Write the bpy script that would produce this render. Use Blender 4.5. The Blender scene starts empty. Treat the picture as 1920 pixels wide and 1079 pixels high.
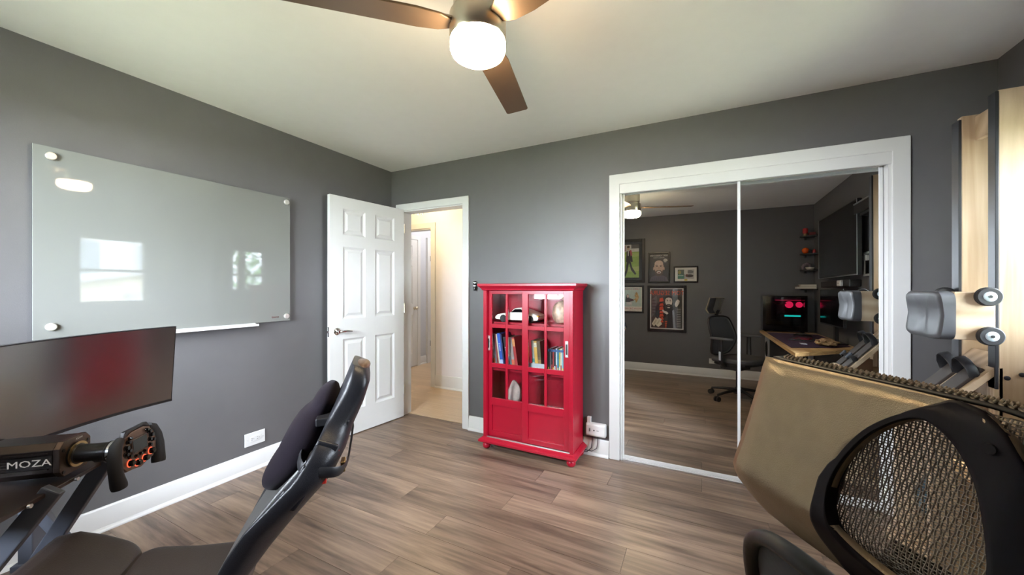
import bpy, bmesh, math, random
from mathutils import Vector, Matrix, noise, Euler
random.seed(7)
SC = bpy.context.scene
COL = SC.collection
PI = math.pi

# ------------------------------------------------------------------ camera, sky, exposure
cam_d = bpy.data.cameras.new('camera'); cam = bpy.data.objects.new('camera', cam_d); COL.objects.link(cam)
cam.location = (0, 0, 1.273); cam.rotation_euler = (PI/2, 0, math.radians(26.9))
cam_d.sensor_width = 36; cam_d.lens = 36*703/1920; cam_d.clip_start = .02
SC.camera = cam
wd = bpy.data.worlds.new('sky'); SC.world = wd; wd.use_nodes = True
bg = wd.node_tree.nodes['Background']; bg.inputs[0].default_value = (.80, .88, 1, 1); bg.inputs[1].default_value = 90
SC.view_settings.view_transform = 'Standard'; SC.view_settings.look = 'None'
SC.view_settings.exposure = 0.62; SC.view_settings.gamma = 1; SC.view_settings.use_curve_mapping = False
LAMP = 70.0       # ceiling lamp radiance
HALL = 70.0

XL, XR, YB, YN, ZC = -2.80, 1.345, 2.827, -.56, 2.44

def portal(loc, rot, sx, sy):
    l = bpy.data.lights.new('window_portal', 'AREA'); l.shape = 'RECTANGLE'; l.size = sx; l.size_y = sy
    l.cycles.is_portal = True
    o = bpy.data.objects.new('window_portal', l); o.location = loc; o.rotation_euler = rot; COL.objects.link(o)
portal((XR+.10, 2.04, 1.495), (0, PI/2, 0), .87, .68)
portal((-1.935, YN-.10, 1.565), (PI/2, 0, 0), 1.23, 1.03)

# ------------------------------------------------------------------ materials
MATS = {}
def nt(m):
    m.use_nodes = True
    return m.node_tree, m.node_tree.nodes['Principled BSDF']
def P(name, col, rough=.5, metal=0, spec=.5, var=.06, vs=12, bump=0, bs=200, emit=None, es=0, coat=0, sheen=0, ior=1.5):
    if name in MATS: return MATS[name]
    m = bpy.data.materials.new(name); t, b = nt(m)
    b.inputs['Roughness'].default_value = rough; b.inputs['Metallic'].default_value = metal
    b.inputs['Specular IOR Level'].default_value = spec; b.inputs['IOR'].default_value = ior
    b.inputs['Coat Weight'].default_value = coat; b.inputs['Coat Roughness'].default_value = .05
    b.inputs['Sheen Weight'].default_value = sheen
    tc = t.nodes.new('ShaderNodeTexCoord')
    if var > 0:
        n = t.nodes.new('ShaderNodeTexNoise'); n.inputs['Scale'].default_value = vs; n.inputs['Detail'].default_value = 4
        t.links.new(tc.outputs['Object'], n.inputs['Vector'])
        r = t.nodes.new('ShaderNodeValToRGB')
        r.color_ramp.elements[0].position = .3; r.color_ramp.elements[1].position = .7
        r.color_ramp.elements[0].color = (*[c*(1-var) for c in col], 1)
        r.color_ramp.elements[1].color = (*[min(1, c*(1+var)) for c in col], 1)
        t.links.new(n.outputs['Fac'], r.inputs['Fac']); t.links.new(r.outputs['Color'], b.inputs['Base Color'])
    else: b.inputs['Base Color'].default_value = (*col, 1)
    if bump > 0:
        n2 = t.nodes.new('ShaderNodeTexNoise'); n2.inputs['Scale'].default_value = bs; n2.inputs['Detail'].default_value = 3
        t.links.new(tc.outputs['Object'], n2.inputs['Vector'])
        bp = t.nodes.new('ShaderNodeBump'); bp.inputs['Strength'].default_value = bump; bp.inputs['Distance'].default_value = .002
        t.links.new(n2.outputs['Fac'], bp.inputs['Height']); t.links.new(bp.outputs['Normal'], b.inputs['Normal'])
    if emit:
        b.inputs['Emission Color'].default_value = (*emit, 1); b.inputs['Emission Strength'].default_value = es
    MATS[name] = m; return m
def wood(name, c0, c1, scale=(1, 14, 14), rough=.4, rnd=0.0, rings=5.0, ringmix=.28, fine=0, ct=.22):
    if name in MATS: return MATS[name]
    m = bpy.data.materials.new(name); t, b = nt(m); N = t.nodes.new; L = t.links.new
    tc = N('ShaderNodeTexCoord'); oi = N('ShaderNodeObjectInfo')
    add = N('ShaderNodeVectorMath'); add.operation = 'ADD'
    mul = N('ShaderNodeVectorMath'); mul.operation = 'SCALE'; mul.inputs[0].default_value = (17.3, 9.1, 5.7)
    L(oi.outputs['Random'], mul.inputs['Scale']); L(tc.outputs['Object'], add.inputs[0]); L(mul.outputs[0], add.inputs[1])
    mp = N('ShaderNodeMapping'); mp.inputs['Scale'].default_value = scale; L(add.outputs[0], mp.inputs['Vector'])
    n1 = N('ShaderNodeTexNoise'); n1.inputs['Scale'].default_value = 1.0; n1.inputs['Detail'].default_value = 8
    n1.inputs['Roughness'].default_value = .62; n1.inputs['Distortion'].default_value = .6; L(mp.outputs[0], n1.inputs['Vector'])
    w = N('ShaderNodeTexWave'); w.wave_type = 'RINGS'; w.inputs['Scale'].default_value = rings*.2; w.inputs['Distortion'].default_value = 6
    w.inputs['Detail'].default_value = 3; w.inputs['Detail Scale'].default_value = .8; L(mp.outputs[0], w.inputs['Vector'])
    mx = N('ShaderNodeMix'); mx.data_type = 'FLOAT'; mx.inputs[0].default_value = ringmix; L(n1.outputs['Fac'], mx.inputs[2]); L(w.outputs['Fac'], mx.inputs[3])
    src = mx.outputs[0]
    if fine:
        mp2 = N('ShaderNodeMapping'); mp2.inputs['Scale'].default_value = (scale[0]*3, scale[1]*7, scale[2]*7); L(add.outputs[0], mp2.inputs['Vector'])
        n3 = N('ShaderNodeTexNoise'); n3.inputs['Scale'].default_value = 1; n3.inputs['Detail'].default_value = 5; L(mp2.outputs[0], n3.inputs['Vector'])
        m3 = N('ShaderNodeMix'); m3.data_type = 'FLOAT'; m3.inputs[0].default_value = fine; L(src, m3.inputs[2]); L(n3.outputs['Fac'], m3.inputs[3]); src = m3.outputs[0]
    r = N('ShaderNodeValToRGB'); r.color_ramp.elements[0].position = .5-ct; r.color_ramp.elements[1].position = .5+ct
    r.color_ramp.elements[0].color = (*c0, 1); r.color_ramp.elements[1].color = (*c1, 1); L(src, r.inputs['Fac'])
    hsv = N('ShaderNodeHueSaturation'); L(r.outputs['Color'], hsv.inputs['Color'])
    mr = N('ShaderNodeMapRange'); mr.inputs[3].default_value = 1-rnd; mr.inputs[4].default_value = 1+rnd; L(oi.outputs['Random'], mr.inputs[0]); L(mr.outputs[0], hsv.inputs['Value'])
    L(hsv.outputs['Color'], b.inputs['Base Color'])
    b.inputs['Roughness'].default_value = rough
    bp = N('ShaderNodeBump'); bp.inputs['Strength'].default_value = .12; bp.inputs['Distance'].default_value = .002
    L(n1.outputs['Fac'], bp.inputs['Height']); L(bp.outputs['Normal'], b.inputs['Normal'])
    MATS[name] = m; return m
def glass(name, tint=(1, 1, 1), ior=1.45):
    if name in MATS: return MATS[name]
    m = bpy.data.materials.new(name); m.use_nodes = True; t = m.node_tree; t.nodes.clear(); N = t.nodes.new; L = t.links.new
    out = N('ShaderNodeOutputMaterial'); mx = N('ShaderNodeMixShader'); fr = N('ShaderNodeFresnel'); fr.inputs[0].default_value = ior
    tr = N('ShaderNodeBsdfTransparent'); tr.inputs[0].default_value = (*tint, 1); gl = N('ShaderNodeBsdfGlossy'); gl.inputs['Roughness'].default_value = .0
    L(fr.outputs[0], mx.inputs[0]); L(tr.outputs[0], mx.inputs[1]); L(gl.outputs[0], mx.inputs[2]); L(mx.outputs[0], out.inputs[0])
    MATS[name] = m; return m

M_wall = P('dark_grey_paint', (.112, .109, .111), .42, var=.02, bump=.15, bs=260)
M_ceil = P('white_ceiling_paint', (.83, .83, .83), .8, var=.01)
M_white = P('white_trim_paint', (.67, .67, .665), .32, var=.01)
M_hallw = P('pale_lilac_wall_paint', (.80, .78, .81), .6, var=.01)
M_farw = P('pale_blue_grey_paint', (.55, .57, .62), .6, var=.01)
M_floor = wood('grey_brown_plank', (.070, .043, .030), (.31, .215, .15), (1.0, 8, 8), .34, rnd=.14, ringmix=.0, fine=.35, ct=.15)
M_oak = wood('honey_oak_plank', (.42, .30, .19), (.58, .44, .30), (1.2, 22, 22), .3, rnd=.1)
M_gap = P('dark_subfloor', (.03, .024, .02), .8)
M_ash = wood('ash_wood', (.38, .26, .155), (.64, .50, .35), (14, 14, .9), .4, rings=7)
M_ash_h = wood('ash_wood_cross', (.38, .26, .155), (.64, .50, .35), (2, 6, 5), .4, rings=4)
M_block = wood('butcher_block', (.48, .27, .10), (.74, .48, .22), (14, 1.4, 14), .3, rnd=.15)
M_nickel = P('brushed_nickel', (.62, .56, .46), .28, 1, var=.03)
M_chrome = P('chrome', (.75, .74, .72), .12, 1, var=0)
M_alu = P('satin_aluminium', (.72, .73, .74), .3, 1, var=0)
M_red = P('red_lacquer', (.37, .004, .022), .3, var=.03, spec=.4)
M_black = P('black_plastic', (.012, .012, .014), .45, var=.05)
M_blackg = P('gloss_black', (.006, .006, .008), .08, var=0)
M_leather = P('black_leather', (.012, .012, .015), .38, spec=.4, bump=.3, bs=420)
M_velvet = P('black_velvet', (.010, .007, .011), .95, spec=.1, sheen=.04, bump=.2, bs=500)
M_steel = P('dark_steel_paint', (.11, .12, .15), .4, .3)
M_rubber = P('black_rubber', (.02, .02, .022), .7)
M_mirror = P('silver_mirror', (.80, .82, .81), .0, 1, var=0)
M_glassthin = glass('clear_glass')
M_board = P('frosted_white_glass', (.185, .19, .175), .03, var=.01, vs=2, spec=.32)
M_bladem = P('bronze_blade', (.16, .105, .065), .38, .35, var=.04)

# ------------------------------------------------------------------ mesh builder
WM = {}
def I4(): return Matrix.Identity(4)
class MB:
    def __init__(s): s.v = []; s.f = []
    def add(s, vs, fs):
        o = len(s.v); s.v += [Vector(v) for v in vs]; s.f += [[i+o for i in f] for f in fs]; return s
    def hexa(s, c): return s.add(c, [(0, 3, 2, 1), (4, 5, 6, 7), (0, 1, 5, 4), (1, 2, 6, 5), (2, 3, 7, 6), (3, 0, 4, 7)])
    def box(s, x0, x1, y0, y1, z0, z1):
        return s.hexa([(x0, y0, z0), (x1, y0, z0), (x1, y1, z0), (x0, y1, z0), (x0, y0, z1), (x1, y0, z1), (x1, y1, z1), (x0, y1, z1)])
    def obox(s, c, ax, ay, az):
        c, ax, ay, az = map(Vector, (c, ax, ay, az))
        return s.hexa([c-ax-ay-az, c+ax-ay-az, c+ax+ay-az, c-ax+ay-az, c-ax-ay+az, c+ax-ay+az, c+ax+ay+az, c-ax+ay+az])
    def prism(s, pts, d):
        n = len(pts); d = Vector(d); a = [Vector(p) for p in pts]; b = [p+d for p in a]
        nr = Vector((0, 0, 0))
        for i in range(n): nr += (a[i]-a[0]).cross(a[(i+1) % n]-a[0])
        fs = [list(range(n))[::-1], list(range(n, 2*n))]+[(i, (i+1) % n, n+(i+1) % n, n+i) for i in range(n)]
        if nr.dot(d) < 0: fs = [list(f)[::-1] for f in fs]
        return s.add(a+b, fs)
    def cyl(s, p0, p1, r0, r1=None, n=20):
        r1 = r0 if r1 is None else r1
        p0, p1 = Vector(p0), Vector(p1); d = (p1-p0).normalized()
        u = d.orthogonal().normalized(); w = d.cross(u)
        ring = lambda p, r: [p+(u*math.cos(2*PI*i/n)+w*math.sin(2*PI*i/n))*r for i in range(n)]
        return s.add(ring(p0, r0)+ring(p1, r1), [list(range(n))[::-1], list(range(n, 2*n))]+[(i, (i+1) % n, n+(i+1) % n, n+i) for i in range(n)])
    def lathe(s, prof, c=(0, 0, 0), axis=(0, 0, 1), n=32):
        c = Vector(c); d = Vector(axis).normalized(); u = d.orthogonal().normalized(); w = d.cross(u)
        vs = []; fs = []; k = len(prof)
        for r, z in prof: vs += [c+d*z+(u*math.cos(2*PI*i/n)+w*math.sin(2*PI*i/n))*max(r, 1e-4) for i in range(n)]
        for j in range(k-1): fs += [(j*n+i, j*n+(i+1) % n, (j+1)*n+(i+1) % n, (j+1)*n+i) for i in range(n)]
        fs += [list(range(n))[::-1], list(range((k-1)*n, k*n))]
        return s.add(vs, fs)
    def tube(s, pts, r, n=10, closed=False, flat=None):
        pts = [Vector(p) for p in pts]; k = len(pts); vs = []; fs = []; up = None
        for i, p in enumerate(pts):
            if closed: d = pts[(i+1) % k]-pts[i-1]
            else: d = pts[min(i+1, k-1)]-pts[max(i-1, 0)]
            d.normalize()
            if up is None: up = d.orthogonal().normalized() if flat is None else Vector(flat)
            up = (up-d*up.dot(d)).normalized(); w = d.cross(up)
            ri = r[i] if isinstance(r, (list, tuple)) else r
            ra, rb = ri if isinstance(ri, (list, tuple)) else (ri, ri)
            vs += [p+up*math.cos(2*PI*j/n)*ra+w*math.sin(2*PI*j/n)*rb for j in range(n)]
        for i in range(k if closed else k-1):
            b = ((i+1) % k)*n
            fs += [(i*n+j, i*n+(j+1) % n, b+(j+1) % n, b+j) for j in range(n)]
        if not closed: fs += [list(range(n))[::-1], list(range((k-1)*n, k*n))]
        return s.add(vs, fs)
    def ell(s, c, rx, ry, rz, n=20, m=12, M=None):
        vs = []; fs = []; c = Vector(c)
        for j in range(m+1):
            th = PI*j/m
            for i in range(n):
                v = Vector((rx*math.sin(th)*math.cos(2*PI*i/n), ry*math.sin(th)*math.sin(2*PI*i/n), -rz*math.cos(th)))
                vs.append(c+(M @ v if M else v))
        for j in range(m): fs += [(j*n+i, j*n+(i+1) % n, (j+1)*n+(i+1) % n, (j+1)*n+i) for i in range(n)]
        return s.add(vs, fs)
    def grid(s, fn, nu, nv):
        vs = [fn(i/nu, j/nv) for j in range(nv+1) for i in range(nu+1)]; w = nu+1
        return s.add(vs, [(j*w+i, j*w+i+1, (j+1)*w+i+1, (j+1)*w+i) for j in range(nv) for i in range(nu)])
    def tf(s, M):
        s.v = [M @ v for v in s.v]; return s
    def build(s, name, mat, parent=None, smooth=0, bevel=0, seg=2, local=False, label=None, solid=0, subs=0, solid_off=-1):
        v = s.v
        loc = Vector((0, 0, 0)); W = I4()
        if parent is not None:
            W = WM[parent.name]
            if not local: Mi = W.inverted(); v = [Mi @ q for q in v]
        elif not local:
            xs = [q.x for q in v]; ys = [q.y for q in v]; zs = [q.z for q in v]
            loc = Vector(((min(xs)+max(xs))/2, (min(ys)+max(ys))/2, min(zs))); v = [q-loc for q in v]
        me = bpy.data.meshes.new(name); me.from_pydata([tuple(q) for q in v], [], s.f); me.update()
        if smooth:
            me.polygons.foreach_set('use_smooth', [True]*len(me.polygons)); me.set_sharp_from_angle(angle=math.radians(smooth))
        me.materials.append(mat)
        o = bpy.data.objects.new(name, me); COL.objects.link(o); o.location = loc
        if parent is not None: o.parent = parent
        WM[o.name] = W if parent is not None else Matrix.Translation(loc)
        if solid: md = o.modifiers.new('thick', 'SOLIDIFY'); md.thickness = solid; md.offset = solid_off
        if bevel: md = o.modifiers.new('bevel', 'BEVEL'); md.width = bevel; md.segments = seg; md.limit_method = 'ANGLE'; md.angle_limit = math.radians(40)
        if subs: md = o.modifiers.new('smooth', 'SUBSURF'); md.levels = subs; md.render_levels = subs
        if label: o['label'] = label
        return o
def tag(o, label=None, cat=None, group=None, kind=None):
    if label: o['label'] = label
    if cat: o['category'] = cat
    if group: o['group'] = group
    if kind: o['kind'] = kind
    return o
def thing(name, label, cat, loc=(0, 0, 0), rot=(0, 0, 0), group=None, kind=None):
    o = bpy.data.objects.new(name, None); COL.objects.link(o); o.location = loc; o.rotation_euler = rot; o.empty_display_size = .1
    WM[o.name] = Matrix.Translation(Vector(loc)) @ Euler(rot).to_matrix().to_4x4()
    return tag(o, label, cat, group, kind)
def text(s, size, M, mat, parent, name='lettering', sx=1.0, ext=.0006, align='CENTER', bold=0.0, local=False):
    cu = bpy.data.curves.new('t', 'FONT'); cu.body = s; cu.size = size; cu.align_x = align; cu.align_y = 'CENTER'; cu.extrude = ext; cu.offset = bold
    cu.resolution_u = 2
    to = bpy.data.objects.new('t', cu); COL.objects.link(to)
    dg = bpy.context.evaluated_depsgraph_get(); me = bpy.data.meshes.new_from_object(to.evaluated_get(dg))
    bpy.data.objects.remove(to)
    mb = MB(); mb.v = [M @ Vector((v.co.x*sx, v.co.y, v.co.z)) for v in me.vertices]; mb.f = [list(p.vertices) for p in me.polygons]
    return mb.build(name, mat, parent, local=local)
def frame_M(o, x, y):
    x = Vector(x).normalized(); y = Vector(y).normalized(); z = x.cross(y)
    M = Matrix((x, y, z)).transposed().to_4x4(); M.translation = Vector(o); return M
def lerp(a, b, t): return a+(b-a)*t
def pl(xs, ys, x):
    if x <= xs[0]: return ys[0]
    for i in range(len(xs)-1):
        if x <= xs[i+1]: return lerp(ys[i], ys[i+1], (x-xs[i])/(xs[i+1]-xs[i]))
    return ys[-1]
def struct(mb, name, mat, label, cat='wall', parent=None, **k):
    o = mb.build(name, mat, parent, **k)
    if parent is None: tag(o, label, cat, kind='structure')
    return o

# ------------------------------------------------------------------ room shell
fl = struct(MB().box(XL-.12, XR+.12, YN-.12, YB+.13, -.1, -.006), 'floor', M_gap, 'grey brown wood plank floor of the room', 'floor')
rows0 = 1.522-.182*12; joints = {12: -1.271, 13: -1.625, 14: -1.03, 15: -2.09, 17: -1.845}
for k in range(0, 20):
    y0 = rows0+.182*k; y1 = y0+.182
    y0c, y1c = max(y0, YN), min(y1, YB+.10)
    if y1c-y0c < .01: continue
    j = joints.get(k, -2.2+((k*.47) % 1.26))
    xs = [j+1.297*i for i in range(-4, 6)]
    for i in range(len(xs)-1):
        a, b = max(xs[i], XL), min(xs[i+1], XR)
        if b-a < .01: continue
        hx, hy = (b-a)/2-.0007, (y1c-y0c)/2-.0007
        p = MB().box(-hx, hx, -hy, hy, -.006, 0).build('plank', M_floor, fl, local=True)
        p.location = ((a+b)/2-fl.location.x, (y0c+y1c)/2-fl.location.y, -fl.location.z)
struct(MB().box(XL-.12, XR+.12, YN-.12, YB+.12, ZC, ZC+.1), 'ceiling', M_ceil, 'smooth white ceiling above the ceiling fan', 'ceiling')
struct(MB().box(XL-.12, XL, YN-.12, YB+.12, -.1, ZC+.02), 'wall_left', M_wall, 'dark grey wall behind the glass whiteboard')
DX0, DX1, CX0, CX1, OH = -2.665, -1.925, -.545, .945, 2.035
w = MB().box(XL, DX0, YB, YB+.12, 0, ZC).box(DX0, DX1, YB, YB+.12, OH, ZC).box(DX1, CX0, YB, YB+.12, 0, ZC).box(CX0, CX1, YB, YB+.12, OH, ZC).box(CX1, XR+.12, YB, YB+.12, 0, ZC)
struct(w, 'wall_back', M_wall, 'dark grey wall with the open doorway and the mirrored closet')
WY0, WY1, WZ0, WZ1 = 1.70, 2.38, 1.06, 1.93
w = MB().box(XR, XR+.12, YN-.12, WY0, 0, ZC).box(XR, XR+.12, WY1, YB+.12, 0, ZC).box(XR, XR+.12, WY0, WY1, 0, WZ0).box(XR, XR+.12, WY0, WY1, WZ1, ZC)
struct(w, 'wall_right', M_wall, 'dark grey wall with the television, reflected in the closet mirror')
VX0, VX1, VZ0, VZ1 = -2.55, -1.32, 1.05, 2.08
w = MB().box(XL, VX0, YN-.12, YN, 0, ZC).box(VX1, XR, YN-.12, YN, 0, ZC).box(VX0, VX1, YN-.12, YN, 0, VZ0).box(VX0, VX1, YN-.12, YN, VZ1, ZC)
struct(w, 'wall_near', M_wall, 'dark grey wall of framed posters, reflected in the closet mirror')

def baseboard(name, p0, p1, nrm, h=.125, mat=M_white, label=''):
    p0, p1 = Vector((*p0, 0)), Vector((*p1, 0)); n = Vector((*nrm, 0)); z = Vector((0, 0, 1))
    prof = [(0, 0), (.026, 0), (.026, .006), (.022, .017), (.014, .022), (.014, h-.03), (.010, h-.022), (.010, h-.012), (.004, h), (0, h)]
    mb = MB().prism([p0+n*a+z*b for a, b in prof], p1-p0)
    return struct(mb, name, mat, label, 'baseboard', smooth=50)
baseboard('baseboard_left', (XL, YN), (XL, YB), (1, 0), label='white baseboard along the whiteboard wall')
baseboard('baseboard_back', (-1.865, YB), (-.62, YB), (0, -1), label='white baseboard behind the red cabinet')
baseboard('baseboard_corner', (1.02, YB), (XR, YB), (0, -1), label='short white baseboard right of the closet frame')
baseboard('baseboard_near', (XL, YN), (XR, YN), (0, 1), label='white baseboard under the posters in the mirror')
baseboard('baseboard_right', (XR, YN), (XR, YB), (-1, 0), label='white baseboard under the television wall')

def casing(name, x0, x1, y, h, wdt, nrm, label, depth=.12, mat=M_white, jamb=True):
    # door casing round an opening x0..x1 in a wall at y; nrm -1 faces -y
    r = thing(name, label, 'trim', ((x0+x1)/2, y, 0), kind='structure')
    t = .017*nrm
    def side(xa, xb): return MB().box(min(xa, xb), max(xa, xb), min(y, y+t), max(y, y+t), 0, h+wdt)
    side(x0-wdt, x0+.004).build('casing_side', mat, r, bevel=.004)
    side(x1-.004, x1+wdt).build('casing_side', mat, r, bevel=.004)
    MB().box(x0-.004, x1+.004, min(y, y+t), max(y, y+t), h-.004, h+wdt).build('casing_head', mat, r, bevel=.004)
    if jamb:
        ya, yb = sorted((y, y-nrm*depth))
        MB().box(x0, x0+.016, ya, yb, 0, h).build('jamb', mat, r)
        MB().box(x1-.016, x1, ya, yb, 0, h).build('jamb', mat, r)
        MB().box(x0+.016, x1-.016, ya, yb, h-.016, h).build('jamb', mat, r)
    return r
tr = casing('trim_1', DX0, DX1, YB, OH, .062, -1, 'white casing around the open doorway to the hall')
MB().box(DX1-.018, DX1-.015, YB+.03, YB+.06, .92, .98).build('strike_plate', M_black, tr)
tr2 = casing('trim_2', CX0, CX1, YB, OH, .072, -1, 'white casing around the mirrored closet')
# closet interior
struct(MB().box(CX0-.15, CX1+.15, YB+.70, YB+.76, -.1, ZC).box(CX0-.15, CX0-.1, YB+.12, YB+.7, -.1, ZC).box(CX1+.1, CX1+.15, YB+.12, YB+.7, -.1, ZC).box(CX0-.15, CX1+.15, YB+.12, YB+.76, OH+.1, OH+.15), 'wall_closet', M_wall, 'dark closet interior behind the mirrored doors')
# track header and floor track
h = thing('trim_3', 'white track cover board above the mirrored closet doors', 'trim', (.2, YB, 1.96), kind='structure')
MB().box(-.548, .942, YB-.012, YB+.012, 1.963, 2.034).build('fascia', M_white, h, bevel=.003)
MB().box(-.53, .93, YB+.012, YB+.10, 1.99, 2.03).build('top_track', M_alu, h)
h = thing('trim_4', 'thin metal floor track under the mirrored closet doors', 'trim', (.2, YB, 0), kind='structure')
MB().box(CX0+.016, CX1-.016, YB+.004, YB+.075, 0, .008).build('track_plate', M_alu, h)
for yy in (.006, .030, .054): MB().box(CX0+.016, CX1-.016, YB+yy, YB+yy+.005, .008, .018).build('track_rail', M_white, h)

# mirrored sliding doors
TILT = math.radians(-.38)
def mirror_door(n, x0, x1, y, label):
    d = thing('door_%d' % n, label, 'door', ((x0+x1)/2, y, .018), (TILT, 0, 0), kind='structure')
    hw, H = (x1-x0)/2, 1.965
    MB().box(-hw+.012, hw-.012, 0, .004, .012, H-.012).build('mirror', M_mirror, d, local=True)
    for a in (-hw, hw-.017): MB().box(a, a+.017, -.006, .012, 0, H).build('stile', M_white, d, local=True, bevel=.002)
    MB().box(-hw+.017, hw-.017, -.006, .012, 0, .020).build('rail', M_white, d, local=True, bevel=.002)
    MB().box(-hw+.017, hw-.017, -.006, .012, H-.014, H).build('rail', M_white, d, local=True, bevel=.002)
mirror_door(2, -.530, .222, YB+.016, 'left sliding mirror door reflecting framed posters')
mirror_door(3, .170, .926, YB+.050, 'right sliding mirror door reflecting the desk and television')

# ------------------------------------------------------------------ six panel door leaf
def panel_door(r, W, H, T, mat, zp, handle=True):
    st, md = .115, .10
    pw = (W-2*st-md)/2
    cols = [(st, st+pw), (st+pw+md, W-st)]
    # stiles and rails
    f = MB().box(0, st, 0, T, 0, H).box(W-st, W, 0, T, 0, H).box(st+pw, st+pw+md, 0, T, 0, H)
    zs = [0]+[q for p in zp for q in p]+[H]
    for c in cols:
        for i in range(0, len(zs), 2): f.box(c[0], c[1], 0, T, zs[i], zs[i+1])
    f.build('door_frame', mat, r, local=True)
    for c in cols:
        for z0, z1 in zp:
            p = MB()
            for y0, y1, s in ((.012, .001, 1), (T-.012, T-.001, -1)):
                m1, m2 = .016, .046
                def ring(m, y): return [(c[0]+m, y, z0+m), (c[1]-m, y, z0+m), (c[1]-m, y, z1-m), (c[0]+m, y, z1-m)]
                vs = ring(0, T/2-s*(T/2-.002))+ring(m1, T/2-s*(T/2-.012))+ring(m1+.008, T/2-s*(T/2-.012))+ring(m2, T/2-s*(T/2-.003))
                fs = []
                for k in range(3):
                    for i in range(4):
                        q = (k*4+i, k*4+(i+1) % 4, k*4+4+(i+1) % 4, k*4+4+i); fs.append(q if s > 0 else q[::-1])
                fs.append((12, 13, 14, 15) if s > 0 else (15, 14, 13, 12)); p.add(vs, fs)
            p.build('panel', mat, r, local=True)
    return r
ZP = [(.21, .83), (1.0, 1.61), (1.71, 1.93)]
hx, hy = -2.655, YB-.012; ex, ey = -2.742, 2.065
ang = math.atan2(ey-hy, ex-hx)
dr = thing('door_1', 'white six panel door standing open against the left wall', 'door', (hx, hy, .008), (0, 0, ang), kind='structure')
panel_door(dr, .762, 2.03, .035, M_white, ZP)
# handle on the +local-y side faces the room (local y points to +x when angle ~ -97deg)
def lever(r, x, z, y, s, d):
    k = MB().lathe([(.0, 0), (.030, 0), (.030, .006), (.024, .012), (.012, .014), (.012, .045), (.0, .045)], (x, y, z), (0, s, 0), 24).build('handle_rose', M_chrome, r, local=True, smooth=40)
    MB().tube([(x, y+s*.042, z), (x+d*.02, y+s*.047, z), (x+d*.06, y+s*.047, z+.002), (x+d*.11, y+s*.045, z-.004)], [.009, .010, .009, .007], 12).build('handle_lever', M_chrome, r, local=True, smooth=60)
lever(dr, .70, .90, .035, 1, -1); lever(dr, .70, .90, 0, -1, -1)
MB().box(.7605, .764, .008, .027, .86, .94).build('latch_plate', M_chrome, dr, local=True)
MB().box(.763, .772, .012, .023, .892, .908).build('latch_bolt', M_chrome, dr, local=True)
for z in (.22, 1.02, 1.80): MB().cyl((-.004, .040, z), (-.004, .040, z+.09), .006).build('hinge', M_nickel, dr, local=True, smooth=40)

# ------------------------------------------------------------------ windows
def window_x(n, y0, y1, z0, z1, x, label):
    r = thing('window_%d' % n, label, 'window', (x, (y0+y1)/2, z0), kind='structure')
    f = .035
    for a, b, c, d in ((y0, y0+f, z0, z1), (y1-f, y1, z0, z1), (y0+f, y1-f, z0, z0+f), (y0+f, y1-f, z1-f, z1)):
        MB().box(x+.02, x+.10, a, b, c, d).build('window_frame', M_white, r)
    zm = (z0+z1)/2
    MB().box(x+.05, x+.09, y0+f, y1-f, zm-.018, zm+.018).build('meeting_rail', M_white, r)
    for c, d in ((z0+f, zm-.018), (zm+.018, z1-f)): MB().box(x+.068, x+.072, y0+f, y1-f, c, d).build('pane', M_glassthin, r)
    MB().box(x-.02, x+.03, y0-.0, y1+.0, z0-.018, z0).build('window_sill', M_white, r)
def window_y(n, x0, x1, z0, z1, y, label):
    r = thing('window_%d' % n, label, 'window', ((x0+x1)/2, y, z0), kind='structure')
    f = .035
    for a, b, c, d in ((x0, x0+f, z0, z1), (x1-f, x1, z0, z1), (x0+f, x1-f, z0, z0+f), (x0+f, x1-f, z1-f, z1)):
        MB().box(a, b, y-.10, y-.02, c, d).build('window_frame', M_white, r)
    zm = (z0+z1)/2
    MB().box(x0+f, x1-f, y-.09, y-.05, zm-.018, zm+.018).build('meeting_rail', M_white, r)
    for c, d in ((z0+f, zm-.018), (zm+.018, z1-f)): MB().box(x0+f, x1-f, y-.072, y-.068, c, d).build('pane', M_glassthin, r)
    MB().box(x0-.07, x1+.07, y-.03, y+.03, z0-.02, z0).build('window_sill', M_white, r)
    MB().box(x0-.07, x0, y, y+.016, z0, z1+.07).box(x1, x1+.07, y, y+.016, z0, z1+.07).box(x0, x1, y, y+.016, z1, z1+.07).build('window_casing', M_white, r)
window_x(1, WY0, WY1, WZ0, WZ1, XR, 'sash window reflected at the left of the whiteboard')
window_y(2, VX0, VX1, VZ0, VZ1, YN, 'white sash window reflected in the red cabinet glass')

# ------------------------------------------------------------------ hall beyond the doorway
HY = 3.83
hf = struct(MB().box(-4.3, -1.2, YB+.13, 6.1, -.1, -.006), 'floor_hall', M_gap, 'honey oak floor of the hall beyond the doorway', 'floor')
k = 0; y = YB+.13
while y < 5.9:
    y1 = min(y+.125, 6.0)
    xs = [-4.16, -3.4+.5*((k*.37) % 1), -2.3+.5*((k*.61) % 1), -1.3] if y < HY else [-4.16, -3.3+.4*((k*.37) % 1), -2.8]
    for a, b in zip(xs, xs[1:]):
        p = MB().box(-(b-a)/2+.0005, (b-a)/2-.0005, -(y1-y)/2+.0005, (y1-y)/2-.0005, -.006, 0).build('plank', M_oak, hf, local=True)
        p.location = ((a+b)/2-hf.location.x, (y+y1)/2-hf.location.y, -hf.location.z)
    y = y1; k += 1
struct(MB().box(DX0, DX1, YB+.085, YB+.14, -.004, .006), 'trim_5', M_oak, 'oak threshold strip in the open doorway', 'threshold')
struct(MB().box(-3.10, -1.2, HY, HY+.1, 0, ZC).box(-3.9, -3.10, HY, HY+.1, 2.04, ZC).box(-4.3, -3.9, HY, HY+.1, 0, ZC), 'wall_hall', M_hallw, 'pale hall wall seen through the open doorway')
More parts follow.
